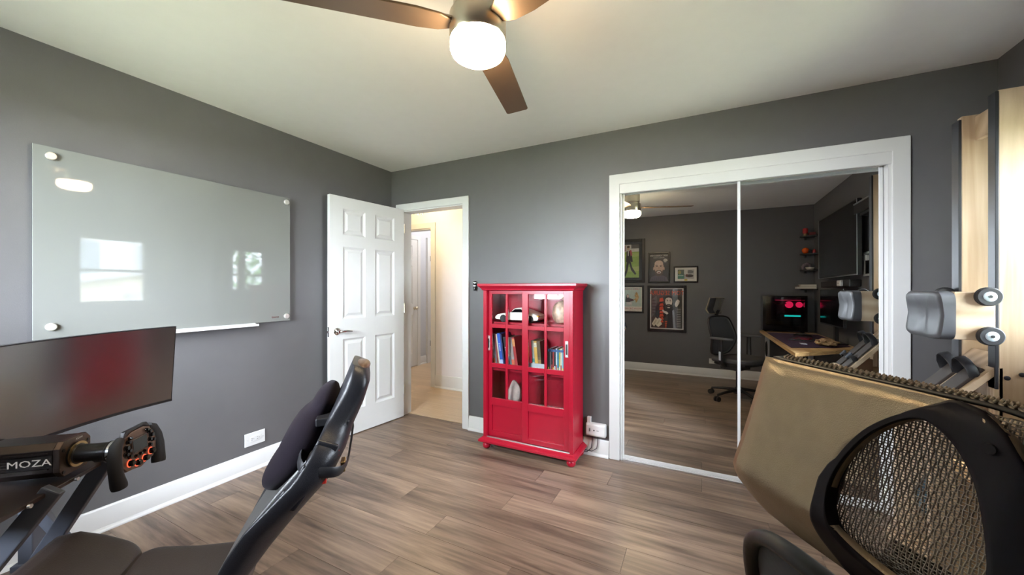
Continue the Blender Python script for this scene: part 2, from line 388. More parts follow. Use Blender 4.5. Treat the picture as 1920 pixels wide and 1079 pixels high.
struct(MB().box(-1.3, -1.2, YB+.12, HY, 0, ZC).box(-4.3, -4.2, YB+.12, HY, 0, ZC).box(-4.3, XL-.12, YB+.02, YB+.12, 0, ZC), 'wall_hall_ends', M_hallw, 'pale end walls of the hall')
struct(MB().box(-4.3, -1.2, YB+.12, 6.1, ZC, ZC+.1), 'ceiling_hall', M_ceil, 'white ceiling of the hall', 'ceiling')
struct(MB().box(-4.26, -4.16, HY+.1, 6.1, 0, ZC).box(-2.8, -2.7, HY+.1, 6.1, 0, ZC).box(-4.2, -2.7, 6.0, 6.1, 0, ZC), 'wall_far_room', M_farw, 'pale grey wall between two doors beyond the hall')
casing('trim_6', -3.90, -3.10, HY, 2.04, .065, -1, 'white casing of the doorway across the hall', .1)
baseboard('baseboard_hall', (-3.035, HY), (-1.3, HY), (0, -1), .16, label='tall white baseboard of the hall')
baseboard('baseboard_far_room', (-4.16, 4.81), (-4.16, 4.98), (1, 0), .13, label='white baseboard between the doors beyond the hall')
def far_door(n, y0, y1, label, knob):
    d = thing('door_%d' % n, label, 'door', (-4.158, y0, .01), (0, 0, PI/2), kind='structure')
    panel_door(d, y1-y0, 2.03, .034, M_white, ZP)
    # local y -> -x ; flip so that the face shows: shift the leaf to the room side
    d.location.x = -4.128; WM[d.name] = Matrix.Translation(Vector((-4.128, y0, .01))) @ Euler((0, 0, PI/2)).to_matrix().to_4x4()
    MB().box(-4.16, -4.12, y0-.065, y0-.002, 0, 2.11).build('casing_side', M_white, d)
    MB().box(-4.16, -4.12, y1+.002, y1+.065, 0, 2.11).build('casing_side', M_white, d)
    MB().box(-4.16, -4.12, y0-.002, y1+.002, 2.045, 2.11).build('casing_head', M_white, d)
    if knob: MB().lathe([(0, 0), (.028, 0), (.028, .008), (.012, .012), (.012, .03), (.026, .042), (.028, .055), (.018, .068), (0, .07)], (-4.128, y1-.07, .94), (1, 0, 0), 20).build('door_knob', M_nickel, d, smooth=40)
    else:
        for z in (.28, 1.72): MB().box(-4.129, -4.122, y0+.0, y0+.012, z, z+.09).build('hinge', M_black, d)
far_door(4, 3.98, 4.74, 'white panel door with round knob beyond the hall', True)
far_door(5, 5.05, 5.80, 'white panel door with dark hinges beyond the hall', False)
M_hl = P('warm_lamp_glass', (1, .9, .7), .3, emit=(1, .76, .42), es=HALL, var=0)
hl = thing('hall_ceiling_light', 'crystal ceiling light glowing warm in the hall', 'ceiling light', (-2.99, 3.36, 2.12))
MB().lathe([(0, .32), (.06, .32), (.06, .30), (.015, .28), (.015, .12), (.0, .12)], (-2.99, 3.36, 2.12)).build('mount', M_nickel, hl, smooth=40)
MB().lathe([(0, .03), (.05, .03), (.075, .06), (.075, .10), (.03, .12), (0, .12)], (-2.99, 3.36, 2.12)).build('lamp', M_hl, hl, smooth=40)
M_cr = glass('crystal', (1, .97, .9), 1.7)
for i in range(14):
    a = 2*PI*i/14
    MB().ell((-2.99+.10*math.cos(a), 3.36+.10*math.sin(a), 2.155+.012*(i % 2)), .016, .016, .03, 8, 6).build('crystal', M_cr, hl)
fr_ = thing('added_ceiling_light', 'unseen round ceiling light added to brighten the far room', 'ceiling light', (-3.5, 4.9, 2.36))  # out of view, added to light the room beyond the hall
MB().lathe([(0, 0), (.09, .01), (.14, .05), (.14, .08), (0, .08)], (-3.5, 4.9, 2.36)).build('lamp', P('added_lamp_glass', (1, 1, 1), .3, emit=(1, .93, .87), es=40, var=0), fr_, smooth=40)

# ------------------------------------------------------------------ ceiling fan
FX, FY = -.735, 1.172
fan = thing('ceiling_fan', 'brushed metal ceiling fan with three blades and glowing lamp', 'ceiling fan', (FX, FY, 2.44))
MB().lathe([(0, 0), (.070, 0), (.070, -.02), (.064, -.045), (.045, -.05), (.045, -.06), (0, -.06)], (FX, FY, ZC)).build('canopy', M_nickel, fan, smooth=35)
MB().lathe([(0, -.055), (.083, -.055), (.090, -.062), (.090, -.15), (.086, -.155), (.086, -.163), (.104, -.175), (.104, -.254), (.10, -.260), (0, -.260)], (FX, FY, ZC)).build('motor_housing', M_nickel, fan, smooth=35)
M_globe = P('opal_lamp_glass', (1, .95, .85), .3, emit=(1, .75, .46), es=LAMP, var=0)
MB().lathe([(0, -.260), (.099, -.260), (.1015, -.266), (.1015, -.294), (.095, -.310), (.077, -.322), (.04, -.329), (0, -.331)], (FX, FY, ZC), n=40).build('lamp_globe', M_globe, fan, smooth=60)
for i, a in enumerate((103.4, 223.4, 343.4)):
    a = math.radians(a); d = Vector((math.cos(a), math.sin(a), 0)); e = Vector((-d.y, d.x, 0)); z = Vector((0, 0, 1))
    pit = math.radians(-8); e2 = e*math.cos(pit)+z*math.sin(pit); n2 = d.cross(e2)
    o = Vector((FX, FY, 2.225))
    out = [(.10, -.030), (.14, -.052), (.22, -.062), (.655, -.058), (.664, -.05), (.664, .05), (.655, .058), (.22, .062), (.14, .052), (.10, .030)]
    b = MB().prism([o+d*s+e2*t-n2*.004 for s, t in out], n2*.008).build('blade', M_bladem, fan, bevel=.002)
    MB().prism([o+d*s+e2*t+n2*.004 for s, t in [(.06, -.03), (.16, -.038), (.19, -.02), (.19, .02), (.16, .038), (.06, .03)]], n2*.006).build('blade_bracket', M_nickel, b)

# ------------------------------------------------------------------ glass whiteboard
BX = XL+.022
wb = thing('glass_whiteboard', 'frosted glass whiteboard with round metal standoffs on the left wall', 'whiteboard', (XL, 1.155, 1.025))
MB().box(BX, BX+.006, .545, 1.765, 1.025, 1.945).build('glass_panel', M_board, wb, bevel=.0012)
for yy, zz in ((.60, 1.90), (.60, 1.085), (1.735, 1.91), (1.735, 1.06)):
    MB().lathe([(0, 0), (.008, 0), (.008, .022), (.019, .028), (.019, .036), (.016, .040), (0, .040)], (XL+.001, yy, zz), (1, 0, 0), 24).build('standoff', P('satin_nickel', (.75, .72, .66), .35, .7), wb, smooth=40)
MB().prism([(BX, .90, 1.02), (BX+.055, .90, 1.008), (BX+.055, .90, 1.022), (BX+.05, .90, 1.022), (BX+.048, .90, 1.015), (BX, .90, 1.028)], (0, .615, 0)).build('marker_tray', M_white, wb)
text('Quartet', .016, frame_M((BX+.0065, 1.655, 1.058), (0, 1, 0), (0, 0, 1)), M_chrome, wb, 'logo', ext=.0001)

def outlet(M, label, w=.134, hgt=.090):
    # M: local x along plate, y up, z out of wall
    r = thing('wall_outlet', label, 'outlet', M.translation); WMi = M
    def B(x0, x1, y0, y1, z0, z1): return MB().box(x0, x1, y0, y1, z0, z1).tf(M)
    B(-w/2, w/2, -hgt/2, hgt/2, 0, .007).build('cover_plate', M_white, r, bevel=.003)
    B(-.035, .035, -.017, .017, .007, .0095).build('receptacle', M_white, r, bevel=.001)
    for cx in (-.022, .014):
        for yy in (-.006, .006): B(cx-.004, cx+.004, yy-.0012, yy+.0012, .0092, .0099).build('slot', M_black, r)
        MB().cyl(M @ Vector((cx+.011, 0, .0092)), M @ Vector((cx+.011, 0, .0099)), .0024, n=10).build('slot', M_black, r)
    for cx in (-.05, .05): MB().cyl(M @ Vector((cx, 0, .0065)), M @ Vector((cx, 0, .0085)), .003, n=10).build('screw', M_alu, r)
    return r
outlet(frame_M((XL, 1.529, .217), (0, 1, 0), (0, 0, 1)), 'white double outlet on the left wall above the baseboard')
outlet(frame_M((.149, YN, .235), (-1, 0, 0), (0, 0, 1)), 'white outlet behind the office chair in the mirror', .12, .075)

# flashlight on wall
f = thing('flashlight', 'small black flashlight hung beside the doorway casing', 'flashlight', (-1.792, YB-.02, 1.245))
MB().lathe([(0, 0), (.013, 0), (.0145, .006), (.0145, .034), (.0125, .038), (.0125, .046), (.014, .05), (.014, .08), (.011, .084), (0, .084)], (-1.792, YB-.022, 1.245), n=20).build('body', M_blackg, f, smooth=40)
for z in (.04, .068): MB().lathe([(.0128, 0), (.0146, 0), (.0146, .005), (.0128, .005)], (-1.792, YB-.022, 1.245+z), n=20).build('metal_ring', M_alu, f, smooth=40)
MB().box(-1.80, -1.784, YB-.008, YB, 1.27, 1.30).build('clip', M_black, f)

# power hub
h = thing('power_hub', 'white plug-in power hub on the wall beside the red cabinet', 'power adapter', (-.712, YB, .152))
MB().box(-.787, -.637, YB-.045, YB, .155, .250).build('body', M_white, h, bevel=.009, seg=3)
MB().box(-.782, -.642, YB-.049, YB-.043, .166, .240).build('front_plate', P('off_white_plastic', (.7, .7, .7), .4), h, bevel=.003)
MB().box(-.782, -.752, YB-.03, YB-.002, .246, .292).build('plug', M_white, h, bevel=.004)
for x in (-.757, -.752): MB().box(x-.0015, x+.0015, YB-.0502, YB-.0485, .192, .216).build('slot', M_black, h)
MB().cyl((-.722, YB-.0485, .203), (-.722, YB-.051, .203), .005).build('button', M_black, h)
for i in range(3): MB().box(-.702+i*.006, -.699+i*.006, YB-.0502, YB-.0485, .200, .206).build('indicator', M_black, h)
o = MB().tube([(-.742, YB-.02, .158), (-.742, YB-.025, .11), (-.748, YB-.03, .06), (-.775, YB-.05, .035), (-.80, YB-.04, .03)], .0028, 8).build('power_cable', M_black, smooth=60); tag(o, 'thin black cord looping down to the red cabinet back', 'cord')
o = MB().tube([(-.70, YB-.02, .158), (-.70, YB-.03, .10), (-.706, YB-.032, .065), (-.74, YB-.04, .042), (-.80, YB-.03, .038)], .0028, 8).build('power_cable', M_black, smooth=60); tag(o, 'outer black cord hanging below the white power hub', 'cord')

# ------------------------------------------------------------------ red cabinet
CXa, CXb, CYf, CYk = -1.548, -.812, 2.548, 2.80
cab = thing('display_cabinet', 'red display cabinet with two sliding glass doors', 'cabinet', (-1.18, 2.68, 0))
def cb(n, *a, bevel=.0, mat=M_red, parent=cab, **k): return MB().box(*a).build(n, mat, parent, bevel=bevel, **k)
cb('side_panel', CXa, CXa+.02, CYf+.028, CYk, .095, 1.25); cb('side_panel', CXb-.02, CXb, CYf+.028, CYk, .095, 1.25)
cb('back_panel', CXa+.02, CXb-.02, CYk-.008, CYk, .095, 1.25)
cb('front_stile', CXa, CXa+.03, CYf, CYf+.028, .095, 1.25, bevel=.002); cb('front_stile', CXb-.025, CXb, CYf, CYf+.028, .095, 1.25, bevel=.002)
cb('bottom_board', CXa+.02, CXb-.02, CYf+.04, CYk-.008, .095, .11)
for z, n in ((1.0, 'shelf'), (.628, 'shelf'), (.335, 'shelf')): cb(n, CXa+.02, CXb-.02, CYf+.062, CYk-.008, z-.016, z)
def mould(z0, prof, name):
    mb = MB(); n = len(prof); vs = []; fs = []
    for e, z in prof: vs += [(CXa-e, CYf-e, z0+z), (CXb+e, CYf-e, z0+z), (CXb+e, CYk, z0+z), (CXa-e, CYk, z0+z)]
    for j in range(n-1): fs += [(j*4+i, j*4+(i+1) % 4, j*4+4+(i+1) % 4, j*4+4+i) for i in range(4)]
    fs += [(3, 2, 1, 0), ((n-1)*4, (n-1)*4+1, (n-1)*4+2, (n-1)*4+3)]
    return mb.add(vs, fs).build(name, M_red, cab)
mould(1.25, [(.002, 0), (.010, .004), (.012, .014), (.020, .022), (.032, .034), (.034, .036), (.034, .050), (.030, .053)], 'cornice')
mould(.055, [(.024, 0), (.030, .006), (.030, .018), (.022, .026), (.010, .034), (.004, .040)], 'plinth_moulding')
for x, y in ((CXa+.02, CYf+.02), (CXb-.02, CYf+.02), (CXa+.02, CYk-.03), (CXb-.02, CYk-.03)):
    MB().lathe([(0, 0), (.018, 0), (.030, .012), (.033, .026), (.028, .042), (.020, .048), (.024, .056), (0, .056)], (x, y, 0), n=24).build('bun_foot', M_red, cab, smooth=50)
cb('door_track', CXa+.03, CXb-.025, CYf+.002, CYf+.008, .095, .103, mat=M_alu)
def cab_door(x0, x1, y, name, hl):
    d = MB(); T = .018; st = .048; md = .018; z0, z1 = .105, 1.248
    rows = [(.985, 1.222), (.675, .955), (.40, .640)]
    xm = (x0+x1)/2
    cols = [(x0+st, xm-md/2), (xm+md/2, x1-st)]
    d.box(x0, x0+st, y, y+T, z0, z1).box(x1-st, x1, y, y+T, z0, z1).box(xm-md/2, xm+md/2, y+.001, y+T-.001, .40, 1.222)
    for a, b in ((1.222, z1), (.345, .40), (z0, .14)): d.box(x0+st, x1-st, y, y+T, a, b)
    for c in cols:
        for a, b in ((.955, .985), (.640, .675)): d.box(c[0], c[1], y+.001, y+T-.001, a, b)
    o = d.build('sliding_door', M_red, cab, bevel=.0012)
    MB().box(x0+st, x1-st, y+.0125, y+.0165, .14, .345).build('lower_panel', M_red, o)
    for c in cols:
        for a, b in rows: MB().box(c[0]+.0005, c[1]-.0005, y+.010, y+.013, a+.0005, b-.0005).build('pane', M_glassthin, o)
    zc = .832; hw = .011
    MB().box(hl-hw, hl+hw, y-.004, y-.0, zc-.058, zc+.058).box(hl-hw*.5, hl+hw*.5, y-.006, y-.003, zc-.045, zc+.045).build('handle', P('polished_nickel', (.8, .8, .8), .25, .6), o, bevel=.002)
    MB().box(hl-.006, hl+.006, y-.0068, y-.0055, zc-.038, zc+.036).build('handle_recess', M_black, o)
    return o
cab_door(CXa+.012, -1.175, CYf+.030, 'door', CXa+.034)
cab_door(-1.212, CXb-.024, CYf+.010, 'door', CXb-.048)

# contents of the cabinet
def book(x, yf, z, th, hgt, dep, lean, col, page=(.75, .7, .6), band=None, label='', group='books in the red cabinet', lab=None):
    r = thing('book', label, 'book', (x, yf, z), (0, math.radians(-lean), 0), group)
    m = P('cover_%02d%02d%02d' % tuple(int(c*99) for c in col), col, .4, var=.08)
    c = .0018
    MB().box(0, th, 0, c, 0, hgt).box(0, c, c, dep, 0, hgt).box(th-c, th, c, dep, 0, hgt).build('cover', m, r, local=True)
    MB().box(c, th-c, c+.001, dep-.004, .003, hgt-.003).build('pages', P('page_%d' % int(page[0]*100), page, .8), r, local=True)
    if band:
        bm = P('band_%02d%02d%02d' % tuple(int(q*99) for q in band[2]), band[2], .5)
        MB().box(.0005, th-.0005, -.0004, .0002, hgt*band[0], hgt*band[1]).build('spine_band', bm, r, local=True)
    if lab:
        text(lab[0], th*.62, frame_M((th/2, -.0006, hgt*lab[2]), (0, 0, 1), (-1, 0, 0)), P('ink_%d' % int(lab[1][0]*90), lab[1], .6), r, 'spine_title', ext=.0001, local=True)
    return r
BL = [
 (.010, .27, (.05, .07, .07), None, 'thin dark teal book at the left end of the cabinet shelf', None),
 (.009, .26, (.10, .11, .12), None, 'thin charcoal book second from the left in the cabinet', None),
 (.020, .265, (.78, .76, .72), (.0, .27, (.80, .16, .05)), 'white book with orange spine foot in the cabinet', ('O', (.1, .1, .1), .62)),
 (.011, .26, (.22, .22, .24), None, 'slim grey book right of the white and orange one', None),
 (.014, .27, (.30, .06, .05), None, 'dark red book between slim grey and cream books', None),
 (.010, .268, (.70, .62, .48), None, 'slim cream book left of the blue one', None),
 (.026, .275, (.02, .10, .50), (.0, .24, (.50, .62, .85)), 'thick bright blue book with pale spine foot', ('COOK IT', (.8, .85, .9), .60)),
 (.012, .27, (.02, .03, .12), None, 'navy book behind the middle bar of the cabinet door', None),
]
x = CXa+.032
for th, hg, col, band, lab, tx in BL:
    book(x, 2.625, .632, th, hg, .16, 7.5, col, band=band, label=lab, lab=tx); x += th+.0016
x = -1.375
for th, hg, col, band, lab, tx in [
 (.026, .25, (.012, .012, .014), (.04, .1, (.7, .7, .7)), 'thick black book with white spine lettering in the cabinet', ('HOLD YOUR', (.9, .9, .9), .5)),
 (.020, .245, (.75, .68, .52), (.0, .40, (.35, .58, .66)), 'cream and pale blue book leaning on the black one', ('II', (.2, .2, .2), .7)),
 (.026, .25, (.40, .34, .33), (.0, .3, (.62, .12, .05)), 'mottled grey book with red spine foot', None),
 (.022, .25, (.42, .03, .03), (.72, .95, (.6, .25, .08)), 'red book behind the middle stile of the cabinet', None)]:
    book(x, 2.625, .632, th, hg, .16, 9, col, band=band, label=lab, lab=tx); x += th+.002
x = -1.152
for th, hg, col, band, lab, tx in [
 (.020, .235, (.56, .62, .58), (.3, .42, (.05, .32, .28)), 'pale green book with teal emblem behind the right door', None),
 (.024, .232, (.72, .42, .08), (.8, .95, (.82, .76, .55)), 'mustard yellow book behind the right door', ('O', (.1, .08, .05), .86)),
 (.026, .232, (.12, .075, .03), (.1, .4, (.35, .2, .06)), 'dark brown book right of the mustard yellow one', None)]:
    book(x, 2.625, .632, th, hg, .16, 4.5, col, band=band, label=lab, lab=tx); x += th+.002
DV = [((.03, .03, .035), 'black'), ((.42, .42, .44), 'grey'), ((.04, .04, .05), 'black'), ((.30, .04, .04), 'dark red'), ((.03, .04, .05), 'black'), ((.55, .66, .70), 'pale blue'), ((.03, .22, .36), 'blue'), ((.45, .42, .10), 'olive'), ((.75, .72, .60), 'cream'), ((.25, .50, .56), 'teal'), ((.03, .03, .04), 'black')]
x = -1.026
for i, (c, nm) in enumerate(DV):
    z = .631; r = thing('disc_case', ['leftmost black disc case on the cabinet shelf', 'grey disc case second in the row of disc cases', 'black disc case right of the grey disc case', 'dark red disc case in the row behind the right door', 'black disc case left of the pale blue disc case', 'pale blue disc case in the row', 'deep blue disc case in the row', 'olive yellow disc case in the row', 'cream disc case with yellow foot in the row', 'teal disc case near the right end of the row', 'black disc case at the right end of the row'][i], 'disc case', (x, 2.615, z), group='disc cases on the middle cabinet shelf')
    MB().box(0, .0115, 0, .13, 0, .185+.003*(i % 3)).build('case', P('case_%d' % i, c, .25), r, local=True, bevel=.0012)
    MB().box(.0008, .0107, -.0005, .0003, .165, .182).build('title_strip', P('strip_blue', (.02, .10, .30), .4), r, local=True)
    MB().box(.002, .0095, -.0005, .0003, .03, .05+.01*(i % 3)).build('spine_mark', P('strip_%d' % (i % 3), [(.8, .55, .05), (.7, .7, .7), (.5, .05, .05)][i % 3], .5), r, local=True)
    x += .0122
# pale reflection in the cabinet glass, built as a flat card
o = MB().prism([(-1.165, 2.60, .631), (-1.06, 2.60, .631), (-1.045, 2.603, .70), (-1.178, 2.603, .70)], (0, .002, 0)).build('reflection_card', P('pale_reflection', (.55, .58, .62), .2), None)
tag(o, 'pale glass reflection built as a card before the mustard book', 'card')
# model car
car = thing('model_car', 'white model sports car on the top cabinet shelf', 'model car', (-1.29, 2.69, 1.0))
cx0, cw, yc, zc = -1.478, .376, 2.69, 1.0
prof = [(0, .030), (.004, .045), (.03, .062), (.07, .070), (.11, .073), (.135, .078), (.165, .108), (.19, .114), (.225, .112), (.27, .098), (.32, .078), (.355, .064), (.374, .056), (.376, .035), (.365, .022), (.33, .020), (.05, .020), (.01, .022)]
body = [(cx0+a, b+zc) for a, b in prof]
mb = MB(); n = len(body)
secs = [(-.078, .86, -.004), (-.074, 1, 0), (.074, 1, 0), (.078, .86, -.004)]
vs = []; fs = []
for yy, sc_, dz in secs:
    vs += [(cx0+cw/2+(a-cx0-cw/2)*(.985 if sc_ < 1 else 1), yc+yy*(1 if b < zc+.08 else .72), zc+.02+(b-zc-.02)*(.96 if sc_ < 1 else 1)) for a, b in body]
for j in range(3): fs += [(j*n+i, (j+1)*n+i, (j+1)*n+(i+1) % n, j*n+(i+1) % n) for i in range(n)]
fs += [list(range(n)), list(range(3*n, 4*n))[::-1]]
M_carw = P('white_model_plastic', (.80, .78, .72), .3)
mb.add(vs, fs).build('car_body', M_carw, car, smooth=35)
MB().prism([(cx0+.145, yc-.080, zc+.080), (cx0+.17, yc-.064, zc+.103), (cx0+.222, yc-.064, zc+.105), (cx0+.262, yc-.080, zc+.082)], (0, .001, 0)).build('side_window', M_blackg, car)
MB().prism([(cx0+.132, yc-.055, zc+.0795), (cx0+.132, yc+.055, zc+.0795), (cx0+.164, yc+.048, zc+.109), (cx0+.164, yc-.048, zc+.109)], (-.001, 0, .001)).build('windshield', M_blackg, car)
for wx in (.075, .305):
    for s in (-1, 1):
        wh = MB().lathe([(0, 0), (.026, 0), (.029, .003), (.029, .018), (.026, .021), (0, .021)], (cx0+wx, yc+s*.082-(.0 if s < 0 else .0), zc+.029), (0, -s, 0), 24).build('wheel', M_rubber, car, smooth=40)
        MB().lathe([(0, 0), (.016, 0), (.014, .002), (0, .002)], (cx0+wx, yc+s*.0825, zc+.029), (0, s, 0), 12).build('wheel_hub', M_black, wh)
MB().box(cx0-.003, cx0+.012, yc-.06, yc+.06, zc+.026, zc+.036).build('bumper', M_black, car, bevel=.002)
MB().box(cx0+.362, cx0+.378, yc-.081, yc-.05, zc+.048, zc+.060).build('tail_light', P('amber', (.75, .42, .03), .3), car, bevel=.002)
for s in (-1, 1): MB().ell((cx0+.014, yc+s*.055, zc+.052), .010, .014, .014, 14, 8).build('headlight', M_chrome, car, smooth=60)
MB().box(cx0+.152, cx0+.160, yc-.092, yc-.078, zc+.080, zc+.088).build('side_mirror', M_black, car, bevel=.001)
# stones
def stone(c, rx, ry, rz, mat, seed, name, label, amp=.16, fr=1.6):
    bm = bmesh.new(); bmesh.ops.create_icosphere(bm, subdivisions=4, radius=1)
    mb = MB()
    for v in bm.verts:
        q = v.co; k = 1+amp*noise.noise(q*fr+Vector((seed, 0, 0)))+.05*noise.noise(q*6+Vector((0, seed, 0)))
        p = Vector((q.x*rx*k, q.y*ry*k, max(q.z*k, -.93)*rz)); mb.v.append(Vector(c)+p)
    mb.f = [[v.index for v in f.verts] for f in bm.faces]; bm.free()
    o = mb.build(name, mat, None, smooth=35); tag(o, label, 'stone'); return o
M_qz = P('amber_quartz', (.66, .50, .38), .4, var=.45, vs=22, bump=.5, bs=60)
M_st = P('pale_pink_stone', (.72, .58, .53), .6, var=.25, vs=18, bump=.6, bs=70)
o = stone((-.955, 2.70, 1.083), .072, .05, .087, M_qz, 3, 'quartz_stone', 'brown veined quartz stone beside the model car')
o = stone((-1.345, 2.70, .428), .062, .05, .100, M_st, 9, 'salt_stone', 'tall pale stone on the lowest cabinet shelf', .10, 1.2)
for v in o.data.vertices:
    k = 1-.30*max(0, (v.co.z-.07)/.12); v.co.x *= k; v.co.y *= k

# ------------------------------------------------------------------ sim racing stand
WO = Vector((-1.746, .572, 0)); gA = Vector((.74, .67, 0)).normalized(); gL = Vector((-gA.y, gA.x, 0)); UZ = Vector((0, 0, 1))
def R(s, t, z): return WO-gA*s+gL*t+UZ*z
st = thing('wheel_stand', 'dark steel racing wheel stand with flat diagonal legs', 'wheel stand', R(.3, 0, 0))
def rbox(s0, s1, t0, t1, z0, z1):
    return MB().hexa([R(s0, t0, z0), R(s1, t0, z0), R(s1, t1, z0), R(s0, t1, z0), R(s0, t0, z1), R(s1, t0, z1), R(s1, t1, z1), R(s0, t1, z1)][::1])
M_deck = P('brown_black_plate', (.045, .032, .028), .35, .2)
rbox(.16, .52, -.26, .12, .632, .646).build('deck_plate', M_deck, st, bevel=.003)
def bar(a, b, wdt, th, name, side=gL, mat=M_steel):
    a, b = Vector(a), Vector(b); d = (b-a); l = d.length; d.normalize(); w_ = (side-d*side.dot(d)).normalized(); n_ = d.cross(w_)
    return MB().obox((a+b)/2, d*l/2, w_*th/2, n_*wdt/2).build(name, mat, st, bevel=.004)
bar(R(.15, .105, .65), R(.55, .20, .02), .052, .028, 'leg'); bar(R(.15, -.105, .65), R(.55, -.20, .02), .052, .028, 'leg')
bar(R(.50, .19, .60), R(.16, .22, .02), .04, .022, 'brace'); bar(R(.50, -.20, .60), R(.22, -.24, .02), .04, .022, 'brace')
rbox(.10, .62, .18, .22, 0, .03).build('floor_rail', M_steel, st, bevel=.004); rbox(.10, .62, -.24, -.20, 0, .03).build('floor_rail', M_steel, st, bevel=.004)
rbox(.50, .54, -.20, .18, .03, .06).build('cross_rail', M_steel, st, bevel=.004)
MB().cyl(R(.12, -.06, .055), R(.12, .18, .055), .014).build('pedal_bar', M_alu, st, smooth=40)
MB().cyl(R(.17, -.06, .095), R(.17, .18, .095), .010).build('pedal_bar', M_alu, st, smooth=40)
MB().obox(R(.17, .11, .646), gA*.012, gL*.012, UZ*.02).build('clamp', M_black, st, bevel=.003)
for t in (-.18, -.02):
    MB().cyl(R(.155, t, .639), R(.148, t, .639), .006).build('bolt', M_alu, st, smooth=40)
# wheel base
def Rb(s, t, z): return R(s-.014, t, z)
wbz = thing('force_feedback_motor', 'dark metal wheel motor box with white lettering', 'wheel motor', R(.28, 0, .646))
M_base = P('anodised_dark', (.035, .026, .024), .32, .5)
oc = lambda s, k=1: [Rb(s, t*k, .716+z*k) for t, z in ((-.06, -.035), (-.06, .038), (-.042, .058), (.042, .058), (.06, .038), (.06, -.035), (.045, -.055), (-.045, -.055))]
MB().prism(oc(.20, .97), -gA*.20).build('housing', M_base, wbz, bevel=.002)
MB().prism(oc(.182), -gA*.018).build('front_plate', P('anodised_plate', (.09, .065, .055), .3, .6), wbz, bevel=.002)
for i in range(7):
    z = .694+i*.0085
    MB().obox(Rb(.30, -.0585, z), gA*.088, gL*.0035, UZ*.002).build('cooling_fin', M_base, wbz)
MB().obox(Rb(.256, -.0605, .7185), gA*.055, gL*.0015, UZ*.020).build('name_panel', M_black, wbz)
text('MOZA', .030, frame_M(Rb(.256, -.0625, .7175), gA, UZ), P('white_print_glow', (.85, .83, .8), .4, emit=(1, .95, .9), es=.12, var=0), wbz, 'lettering', sx=1.25, ext=.0004)  # faint glow added to the printed letters, which are no lamp
text('MOZA', .009, frame_M(Rb(.1815, .012, .765), gL*-1, UZ), M_white, wbz, 'lettering', ext=.0002)
for t, z in ((-.048, .03), (.048, .03), (-.048, -.04), (.048, -.04)):
    MB().cyl(Rb(.182, t, .716+z), Rb(.1795, t, .716+z), .005, n=12).build('bolt', M_black, wbz, smooth=40)
MB().lathe([(0, 0), (.040, 0), (.040, .006), (.034, .008), (.030, .012), (.028, .045), (.028, .075), (0, .075)], Rb(.182, 0, .716), gA).build('shaft_collar', M_black, wbz, smooth=35)
MB().lathe([(.036, 0), (.0405, 0), (.0405, .003), (.036, .003)], Rb(.176, 0, .716), gA).build('collar_ring', P('brass', (.55, .40, .2), .3, 1), wbz, smooth=35)
# steering wheel
tl = math.radians(5)
wn = (gA*math.cos(tl)+UZ*math.sin(tl)); wv = (UZ*math.cos(tl)-gA*math.sin(tl)); wu = -gL
sw = thing('steering_wheel', 'formula style steering wheel with buttons and red ringed knobs', 'steering wheel', R(0, 0, .70))
WC = R(.0, .004, .708); WK = .84
def Q(u, v, n): return WC+(wu*u+wv*v+wn*n)*WK
MB().lathe([(0, 0), (.030, 0), (.030, .030), (.034, .034), (.034, .05), (.028, .055), (.028, .085), (0, .085)], R(.11, 0, .714), gA).build('quick_release', M_black, sw, smooth=35)
MB().lathe([(.030, 0), (.0345, 0), (.0345, .008), (.030, .008)], R(.07, 0, .714), gA).build('release_ring', M_alu, sw, smooth=35)
plate = [(-.098, .045), (-.075, .072), (-.035, .086), (.035, .086), (.075, .072), (.098, .045), (.108, .01), (.100, -.03), (.078, -.058), (.04, -.062), (0, -.072), (-.04, -.062), (-.078, -.058), (-.100, -.03), (-.108, .01)]
M_plate = P('carbon_plate', (.20, .125, .09), .3, .6)
MB().prism([Q(u, v, -.012) for u, v in plate], wn*.013).build('face_plate', M_plate, sw, bevel=.002)
MB().prism([Q(u*1.02, v, -.014) for u, v in [(-.085, .066), (-.04, .088), (.04, .088), (.085, .066), (.06, .098), (-.06, .098)]][::1], wn*.014).build('top_shroud', M_black, sw, bevel=.002)
for s in (-1, 1):
    MB().tube([Q(s*u, v, n) for u, v, n in ((.080, .074, -.006), (.106, .058, -.006), (.122, .022, -.004), (.127, -.02, -.002), (.124, -.055, -.002), (.118, -.088, -.002), (.116, -.100, -.002))], [.012, .016, .0175, .0175, .0185, .021, .020], 14).build('grip', M_rubber, sw, smooth=60)
    MB().tube([Q(s*.05, .02, -.03), Q(s*.09, .03, -.035), Q(s*.115, .03, -.03)], [(.022, .002)]*3, 8).build('shift_paddle', M_black, sw)
MB().prism([Q(u, v, .0036) for u, v in ((-.046, -.004), (.046, -.004), (.046, .055), (-.046, .055))], wn*.004).build('display_bezel', P('anodised_plate', (.09, .065, .055), .3, .6), sw, bevel=.001)
MB().prism([Q(u, v, .0086) for u, v in ((-.040, .001), (.040, .001), (.040, .050), (-.040, .050))], wn*.0006).build('display', M_blackg, sw)
M_ring = P('red_light_ring', (.5, .05, .03), .4, emit=(1, .12, .05), es=.9, var=0)
